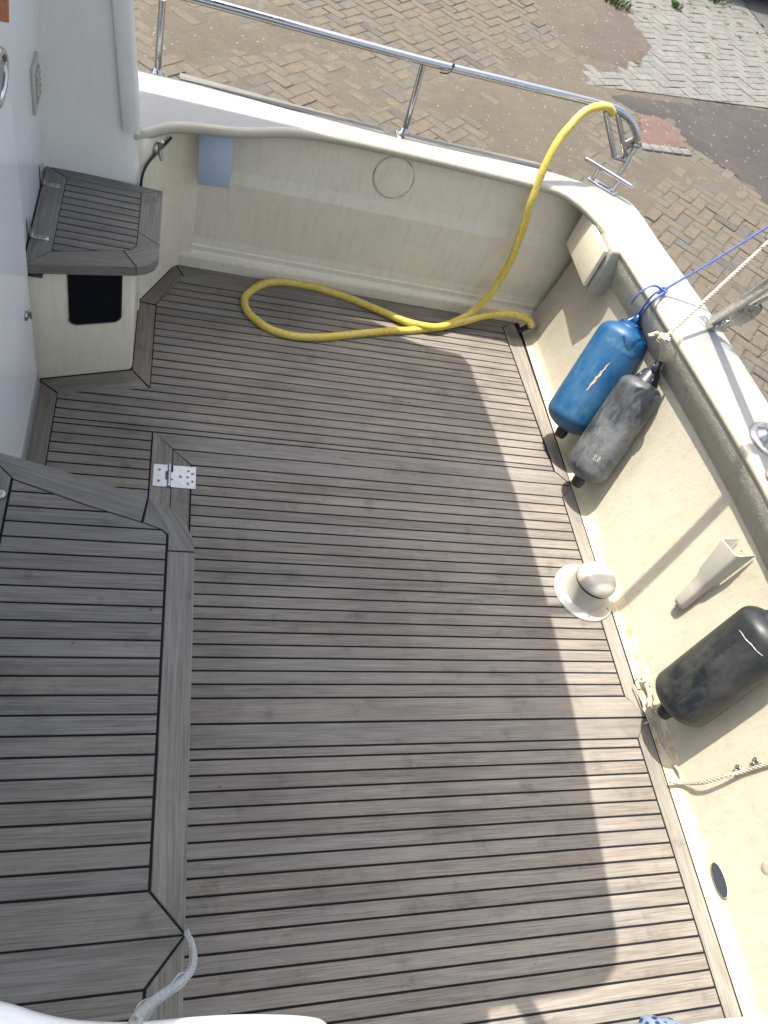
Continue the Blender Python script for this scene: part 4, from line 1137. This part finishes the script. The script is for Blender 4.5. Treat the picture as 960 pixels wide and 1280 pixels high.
# ------------------------------------------------------------------ WINCH
wp = atz(964, 553, CZ)
wn = empty('winch', wp, 'chromed winch drum standing on the transom cap at the right edge', 'winch')
T = Matrix.Translation(wp) @ Matrix.Diagonal((1.3, 1.3, 1.15, 1))
mb = MB(); mb.lathe([(.078, 0), (.078, .008), (.070, .014), (.062, .016)], T, 40); mb.build('base_ring', M['steel_dull'], wn)
mb = MB(); mb.lathe([(.062, .014), (.060, .022), (.046, .034), (.042, .055), (.044, .075), (.054, .090), (.058, .098), (.054, .104), (.030, .106), (.0001, .106)], T, 40); mb.build('drum', M['steel'], wn)
mb = MB(); q = wp + Vector((-.02, .05, .112)); mb.box(wp + Vector((-.018, .055, .128)), (.03, .075, .008), Matrix.Rotation(.4, 3, 'Z'), .003); mb.build('rope_arm', M['steel'], wn)
wp2 = atz(972, 600, CZ)
mb = MB(); mb.lathe([(.055, 0), (.055, .01), (.046, .016), (.03, .018), (.0001, .018)], Matrix.Translation(wp2), 32)
tag(mb.build('deck_plate', plain('tarnished brass', (.42, .36, .24), .35, .8, .2)), 'round tarnished brass plate on the cap just below the winch', 'deck plate')

# ------------------------------------------------------------------ COWL VENT
vb = Vector((1.868, 1.462, .0))
cv = empty('cowl_vent', vb, 'cream plastic cowl vent on a round flange screwed to the deck edge', 'vent')
mb = MB(); prof = [(.143, .001), (.143, .005), (.138, .008), (.10, .011), (.094, .016)]
mb.lathe(prof, Matrix.Translation(vb), 56); fl = mb.build('flange', M['plastic'], cv)
for a in (math.radians(k) for k in (150, 205, 262, 318, 30, 90)):
    mb = MB(); mb.lathe([(.005, 0), (.005, .0012), (.003, .0018), (.0001, .0015)], Matrix.Translation(vb + Vector((.122 * math.cos(a), .122 * math.sin(a), .0085))), 10)
    mb.build('screw', M['screw'], fl)
# trunk leaning and hood
hc_ = Vector((1.868, 1.470, .150))
mb = MB(); P = []
rings = [(vb + Vector((0, 0, .012)), .098, 0), (vb + Vector((.0, .0, .03)), .092, 0), (vb + Vector((.0, .0, .075)), .088, 0), (vb + Vector((.0, .002, .100)), .087, 0)]
for c_, r_, t_ in rings:
    P.append([c_ + Vector((r_ * math.cos(a), r_ * math.sin(a), 0)) for a in [2 * PI * k / 40 for k in range(41)]])
mb.grid(P); mb.build('trunk', M['plastic'], cv)
mb = MB(); prof = [(.0865, .1005), (.0895, .102), (.0905, .108), (.088, .120), (.082, .134), (.072, .146), (.058, .154), (.03, .158), (.0001, .159)]
Th = Matrix.Translation(vb + Vector((.0, .0, 0))) @ Matrix.Translation((0, 0, .1)) @ Matrix.Rotation(math.radians(-7), 4, 'X') @ Matrix.Rotation(math.radians(3), 4, 'Y') @ Matrix.Translation((0, 0, -.1))
mb.lathe(prof, Th, 44); mb.build('hood', M['plastic'], cv)

# ------------------------------------------------------------------ ROD HOLDER (square pocket) on the panel
nP = Vector((-1, 0, TS)).normalized(); PP = Vector((2.045, 0, .05)) + nP * .004
ha = atp(850, 758, PP, nP); hb = atp(937, 681, PP, nP)
ax = (hb - ha); Lh = ax.length; ax.normalize(); sd = nP.cross(ax).normalized()
rh = empty('rod_holder', ha, 'white plastic open topped holder slanting on the transom panel', 'holder')
Mh = Matrix((sd, nP, ax)).transposed().to_4x4(); Mh.translation = ha
def sect(h, w_, d_, ins=0, sl=0.0):
    w2 = w_ / 2 - ins; r = min(.012, w2 * .4)
    pts = [(-w2, .002), (-w2, d_ - r - ins), (-w2 + r * .4, d_ - r * .4 - ins), (-w2 + r, d_ - ins), (w2 - r, d_ - ins), (w2 - r * .4, d_ - r * .4 - ins), (w2, d_ - r - ins), (w2, .002)]
    return [Mh @ Vector((x, y, h - sl * y)) for x, y in pts]
secs = [(0, .030, .020), (.006, .042, .034), (.02, .048, .040), (.10, .056, .046), (.15, .064, .052), (.175, .080, .062), (Lh - .01, .104, .088, 0, .45)]
mb = MB(); mb.grid([sect(*q) for q in secs]); mb.add(sect(*secs[0]), [list(range(8))])
ti = [sect(Lh - .01, .104, .088, 0, .45), sect(Lh - .007, .104, .088, .002, .45), sect(Lh - .012, .104, .088, .005, .45), sect(.175, .078, .060, .006), sect(.10, .05, .04, .006)]
mb.grid(ti); mb.add(ti[-1], [list(range(8))])
mb.build('pocket', M['plastic'], rh)
mb = MB(); mb.lathe([(.010, 0), (.012, -.008), (.006, -.014), (.0001, -.015)], Matrix.Translation(ha + nP * .012) @ ax.to_track_quat('Z', 'Y').to_matrix().to_4x4(), 14); mb.box(ha - ax * .016 + nP * .008, (.014, .01, .01), None, .002)
mb.build('drain_nipple', M['rope_grey'], rh)
for hk in (.74, .9):
    m = MB(); m.lathe([(.004, 0), (.004, .002), (.0001, .003)], Mh @ Matrix.Translation((.0, .006, Lh * hk)) @ Matrix.Rotation(-PI / 2, 4, 'X'), 10); m.build('screw', M['screw'], rh)

# ------------------------------------------------------------------ SCUPPER
n2 = nP; PP2 = Vector((2.043, 0, .05))
sc0 = atp(895, 1078, PP2, n2); sc1 = atp(909, 1122, PP2, n2); scm = (sc0 + sc1) / 2; hl = (sc0 - sc1).length / 2
up_ = Vector((TS, 0, 1)).normalized()
def oval(rx, rz, off_): return [scm + n2 * off_ + Vector((0, 1, 0)) * rx * math.cos(t) + up_ * rz * math.sin(t) for t in [2 * PI * k / 32 for k in range(32)]]
scp = empty('scupper', scm, 'dark oval drain opening low on the transom panel', 'drain')
mb = MB(); a_ = oval(hl, .020, .016); b_ = oval(hl, .020, -.02); mb.add(a_ + b_, [list(range(32))] + [[i, (i + 1) % 32, 32 + (i + 1) % 32, 32 + i] for i in range(32)]); mb.build('opening', plain('dark drain', (.035, .042, .055), .6, var=.1), scp)
mb = MB(); mb.tube(oval(hl + .001, .021, .012), .003, 8, closed=True); mb.build('rim', M['cream'], scp)
mb = MB(); oc = atp(961, 1086, PP, nP); mb.lathe([(.024, 0), (.024, .006), (.019, .010), (.0001, .010)], Matrix.Translation(oc) @ nP.to_track_quat('Z', 'Y').to_matrix().to_4x4(), 28)
tag(mb.build('wall_plug', plain('brownish plug', (.36, .32, .25), .6, var=.2)), 'round brownish plug on the transom panel at the right edge', 'plug')

# ------------------------------------------------------------------ LOOSE ROPES on the coving
mb = MB()
pts = [atz(803, 846, .04), atz(812, 870, .025), atz(812, 890, .02), atz(822, 905, .015), atz(828, 925, .015), atz(838, 945, .015), atz(845, 958, .015), atz(850, 966, .02)]
rope(mb, pts, .010)
rope(mb, [atz(800, 838, .05), atz(796, 843, .05), atz(800, 852, .045), atz(808, 850, .05), atz(808, 842, .055), atz(802, 838, .055)], .004)
for k in range(10):
    p = atz(812 + random.gauss(0, 5), 885 + random.gauss(0, 14), .03)
    rope(mb, [p, p + Vector((random.gauss(0, .015), random.gauss(0, .03), .008)), p + Vector((random.gauss(0, .02), random.gauss(0, .04), -.004))], .0035)
rope(mb, [atz(842, 955, .03), atz(848, 963, .04), atz(850, 971, .03)], .006)
tag(mb.build('gutter_rope', M['rope_tan']), 'old frayed tan rope end lying in the gutter under the black fender', 'rope')
mb = MB(); hq = Vector((-1, 0, TS)).normalized(); PQ = Vector((2.045, 0, .05)) + hq * .045; PQ2 = Vector((2.045, 0, .05)) + hq * .02
pts = [atz(837, 977, .03), atz(853, 979, .04), atp(880, 978, PQ, hq), atp(905, 970, PQ, hq), atp(930, 964, PQ2, hq), atp(948, 958, PQ2, hq), atp(970, 952, PQ2, hq), atp(1000, 945, PQ, hq)]
rope(mb, pts, .0075)
tag(mb.build('slack_line', M['rope_tan']), 'thin tan line stretched along the lower transom panel through two hooks', 'rope')
for (px, py), lab in (((922.5, 961), 'lower small steel eye hook holding the slack tan line'), ((944.5, 952), 'upper small steel eye hook holding the slack tan line by the right edge')):
    c = atp(px, py, PQ2, hq); m = MB()
    Tq = Matrix.Translation(c)
    m.tube([c + Vector((0, .012 * math.cos(t), .012 * math.sin(t))) for t in [2 * PI * k / 16 for k in range(16)]], .0035, 8, closed=True)
    m.tube([c + Vector((.0, 0, 0)), c - hq * .03], .004, 8)
    m.lathe([(.012, 0), (.012, .003), (.0001, .004)], Matrix.Translation(c - hq * .018) @ hq.to_track_quat('Z', 'Y').to_matrix().to_4x4(), 14)
    tag(m.build('eye_hook', M['steel_dull']), lab, 'hook', 'hooks on the transom panel')

# ------------------------------------------------------------------ NEAR ROPE, COAMING, CLOTH
mb = MB()
FZ = 1.55
pts = [atz(233, 1166, .615), atz(238, 1176, .64), atz(242, 1195, .75), atz(238, 1214, .90), atz(224, 1229, 1.05), atz(204, 1244, 1.2), atz(186, 1258, 1.35), atz(172, 1274, 1.5), atz(166, 1290, 1.6), atz(160, 1310, 1.62)]
rope(mb, pts, .0075, strands=3)
for k in range(3): rope(mb, [p + Vector((random.gauss(0, .005), random.gauss(0, .005), random.gauss(0, .004))) for p in pts[:9]], .0018)
tag(mb.build('braided_rope', M['rope_grey']), 'frayed grey braided rope rising from the corner of the teak box lid', 'rope')
# upper deck edge (white coaming) below the camera
ue = empty('upper_deck', (-.2, -.4, FZ), 'white edge of the upper deck cutting into the bottom left of the view', 'upper deck')
mb = MB()
prof_px = [(-260, 1215), (-120, 1228), (0, 1250), (50, 1265), (100, 1274), (170, 1276), (240, 1270), (300, 1266.5), (360, 1267), (395, 1270), (408, 1274), (417, 1283), (424, 1300), (430, 1330)]
edge = [atz(x, y, FZ) for x, y in prof_px]; P = []
es = smooth_path(edge, 4)
for i, p in enumerate(es):
    t = (es[min(i + 1, len(es) - 1)] - es[max(i - 1, 0)]).normalized(); n = Vector((-t.y, t.x, 0))
    if n.y < 0: n = -n
    P.append([p - n * .02 + Vector((0, 0, -.06)), p - n * .004 + Vector((0, 0, -.045)), p + Vector((0, 0, -.02)), p - n * .004 + Vector((0, 0, -.006)), p - n * .016, p - n * .06 + Vector((0, 0, .001)), Vector((p.x * .9, min(p.y - .12, -.3), FZ + .001)), Vector((p.x * .9, -1.2, FZ))])
mb.grid(P); mb.build('coaming', M['cabin'], ue)
mb = MB(); e2 = [atz(x, y, FZ) for x, y in ((862, 1281), (900, 1274), (940, 1270), (990, 1266), (1050, 1268))]; P = []
for p in smooth_path(e2, 4): P.append([p + Vector((0, -.02, -.05)), p + Vector((0, 0, -.02)), p + Vector((0, -.004, -.004)), p + Vector((0, -.02, 0)), p + Vector((0, -.35, 0))])
mb.grid(P); mb.build('side_rim', M['cabin'], ue)
# cloth bundle with dots
def cloth_mat():
    m, nt, b = newmat('dotted blue cloth'); q = NB(nt)
    pos = q.n('ShaderNodeNewGeometry').outputs['Position']
    vo = q.n('ShaderNodeTexVoronoi'); vo.inputs['Scale'].default_value = 34; vo.inputs['Randomness'].default_value = .35; q.l(pos, vo.inputs['Vector'])
    c = q.mix(q.ramp(vo.outputs['Distance'], [(.30, 1), (.36, 0)]), (.16, .21, .28), (.015, .03, .12))
    q.l(c, b.inputs['Base Color']); b.inputs['Roughness'].default_value = .85
    return m
bc_ = atz(841, 1307, .05); mb = MB(); P = []
for i in range(13):
    th = PI / 2 * i / 12; row = []
    for k in range(25):
        a = 2 * PI * k / 24; r = .085 * math.cos(th) * (1 + .12 * math.sin(3 * a + 1) + .05 * math.sin(7 * a)); row.append(Vector((bc_.x + r * 1.1 * math.cos(a), bc_.y + r * math.sin(a), .002 + .085 * math.sin(th) * (1 + .08 * math.sin(5 * a)))))
    P.append(row)
mb.grid(P)
tag(mb.build('cloth_bundle', cloth_mat()), 'pale blue cloth with dark blue dots on the deck at the bottom edge', 'cloth')

# ------------------------------------------------------------------ HARDTOP ROOF (throws the big shadow)
KX, KY = .25, -.33
RZf = 3.30
sh = [(-.40, -1.0), (.40, -1.0), (.46, -.30), (1.0, -.30), (1.08, .02), (1.20, .027), (1.342, .029), (1.44, .034), (1.50, .05), (1.545, .085), (1.580, .16)] + [(1.661 - .046 * (y_ - 1.5) ** 2, y_) for y_ in (.24, .4, .6, .8, 1.0, 1.2, 1.4, 1.6, 1.8, 2.0, 2.2, 2.4, 2.6, 2.74)] + [(1.585, 2.84), (1.555, 2.895), (1.49, 2.905), (1.35, 2.925), (1.24, 2.96), (1.15, 3.035), (1.08, 3.055), (-.40, 3.055)]
rf = empty('hardtop_roof', (0, 2, RZf), 'white wheelhouse roof overhanging the deck', 'roof')
mb = MB(); mb.prism([(x - KX * RZf, y - KY * RZf) for x, y in sh], RZf, RZf + .05); mb.build('roof_panel', M['white'], rf)
mb = MB()
a = Vector((1.06 - KX * RZf, -.0 - KY * RZf, RZf + .02)); mb.tube([a + Vector((.15, .2, .0)), a + Vector((.15, -.5, .05))], .014, 10); mb.tube([a + Vector((.1, .1, .06)), a + Vector((.22, -.14, .06)), a + Vector((.22, -.30, .06))], .03, 10)
mb.build('shadow_stub', M['steel'], rf)  # unseen tubes added at the roof edge to throw a narrow deck shadow
for x, y in ((-.50, 1.4), (-.50, 2.95), (-.75, 1.4), (-.75, 2.95)):
    mb = MB(); mb.tube([(x, y, 2.4 if x < -.6 else 2.58), (x, y, RZf + .01)], .022, 12); mb.build('post', M['steel'], rf)
mb = MB(); mb.tube([(.2, 1.46 + .33 * (RZf + .1) - .13, RZf + .1), (2.2, 1.46 + .33 * (RZf + .1), RZf + .1)], .028, 12)
mb.build('shadow_tube', M['steel'], rf)  # unseen tube, added for the shadow line across vent and transom

# ------------------------------------------------------------------ CAMERA
cam = bpy.data.cameras.new('camera'); co_ = bpy.data.objects.new('camera', cam); col.objects.link(co_)
cam.sensor_fit = 'VERTICAL'; cam.sensor_height = 24.0; cam.lens = 24.0 * FPX / 1280; cam.clip_start = .02; cam.clip_end = 500
mw = CR.to_4x4(); mw.translation = CC; co_.matrix_world = mw
scn.camera = co_

# ------------------------------------------------------------------ LIGHT
to_sun = Vector((-KX, -KY, 1)).normalized()
el = math.asin(to_sun.z); az = math.atan2(to_sun.x, to_sun.y)
sun = bpy.data.lights.new('sun', 'SUN'); sun.energy = 3.3; sun.angle = math.radians(.32); sun.color = (1, .94, .84)
so_ = bpy.data.objects.new('sun', sun); col.objects.link(so_)
so_.rotation_euler = (-to_sun).to_track_quat('-Z', 'Y').to_euler(); so_.location = (0, 0, 8)
w = bpy.data.worlds.new('World'); scn.world = w; w.use_nodes = True
nt = w.node_tree; bg = nt.nodes['Background']
sky = nt.nodes.new('ShaderNodeTexSky'); sky.sky_type = 'NISHITA'; sky.sun_disc = False
sky.sun_elevation = el; sky.sun_rotation = az; sky.air_density = 1.0; sky.dust_density = 5.0; sky.ozone_density = .4
hs = nt.nodes.new('ShaderNodeHueSaturation'); hs.inputs['Saturation'].default_value = .68
nt.links.new(sky.outputs[0], hs.inputs['Color']); nt.links.new(hs.outputs[0], bg.inputs[0]); bg.inputs[1].default_value = .15
scn.view_settings.view_transform = 'Standard'; scn.view_settings.look = 'None'; scn.view_settings.gamma = 1
scn.view_settings.exposure = 1.34
scn.render.engine = 'CYCLES'
scn.cycles.use_denoising = True
scn.cycles.max_bounces = 8
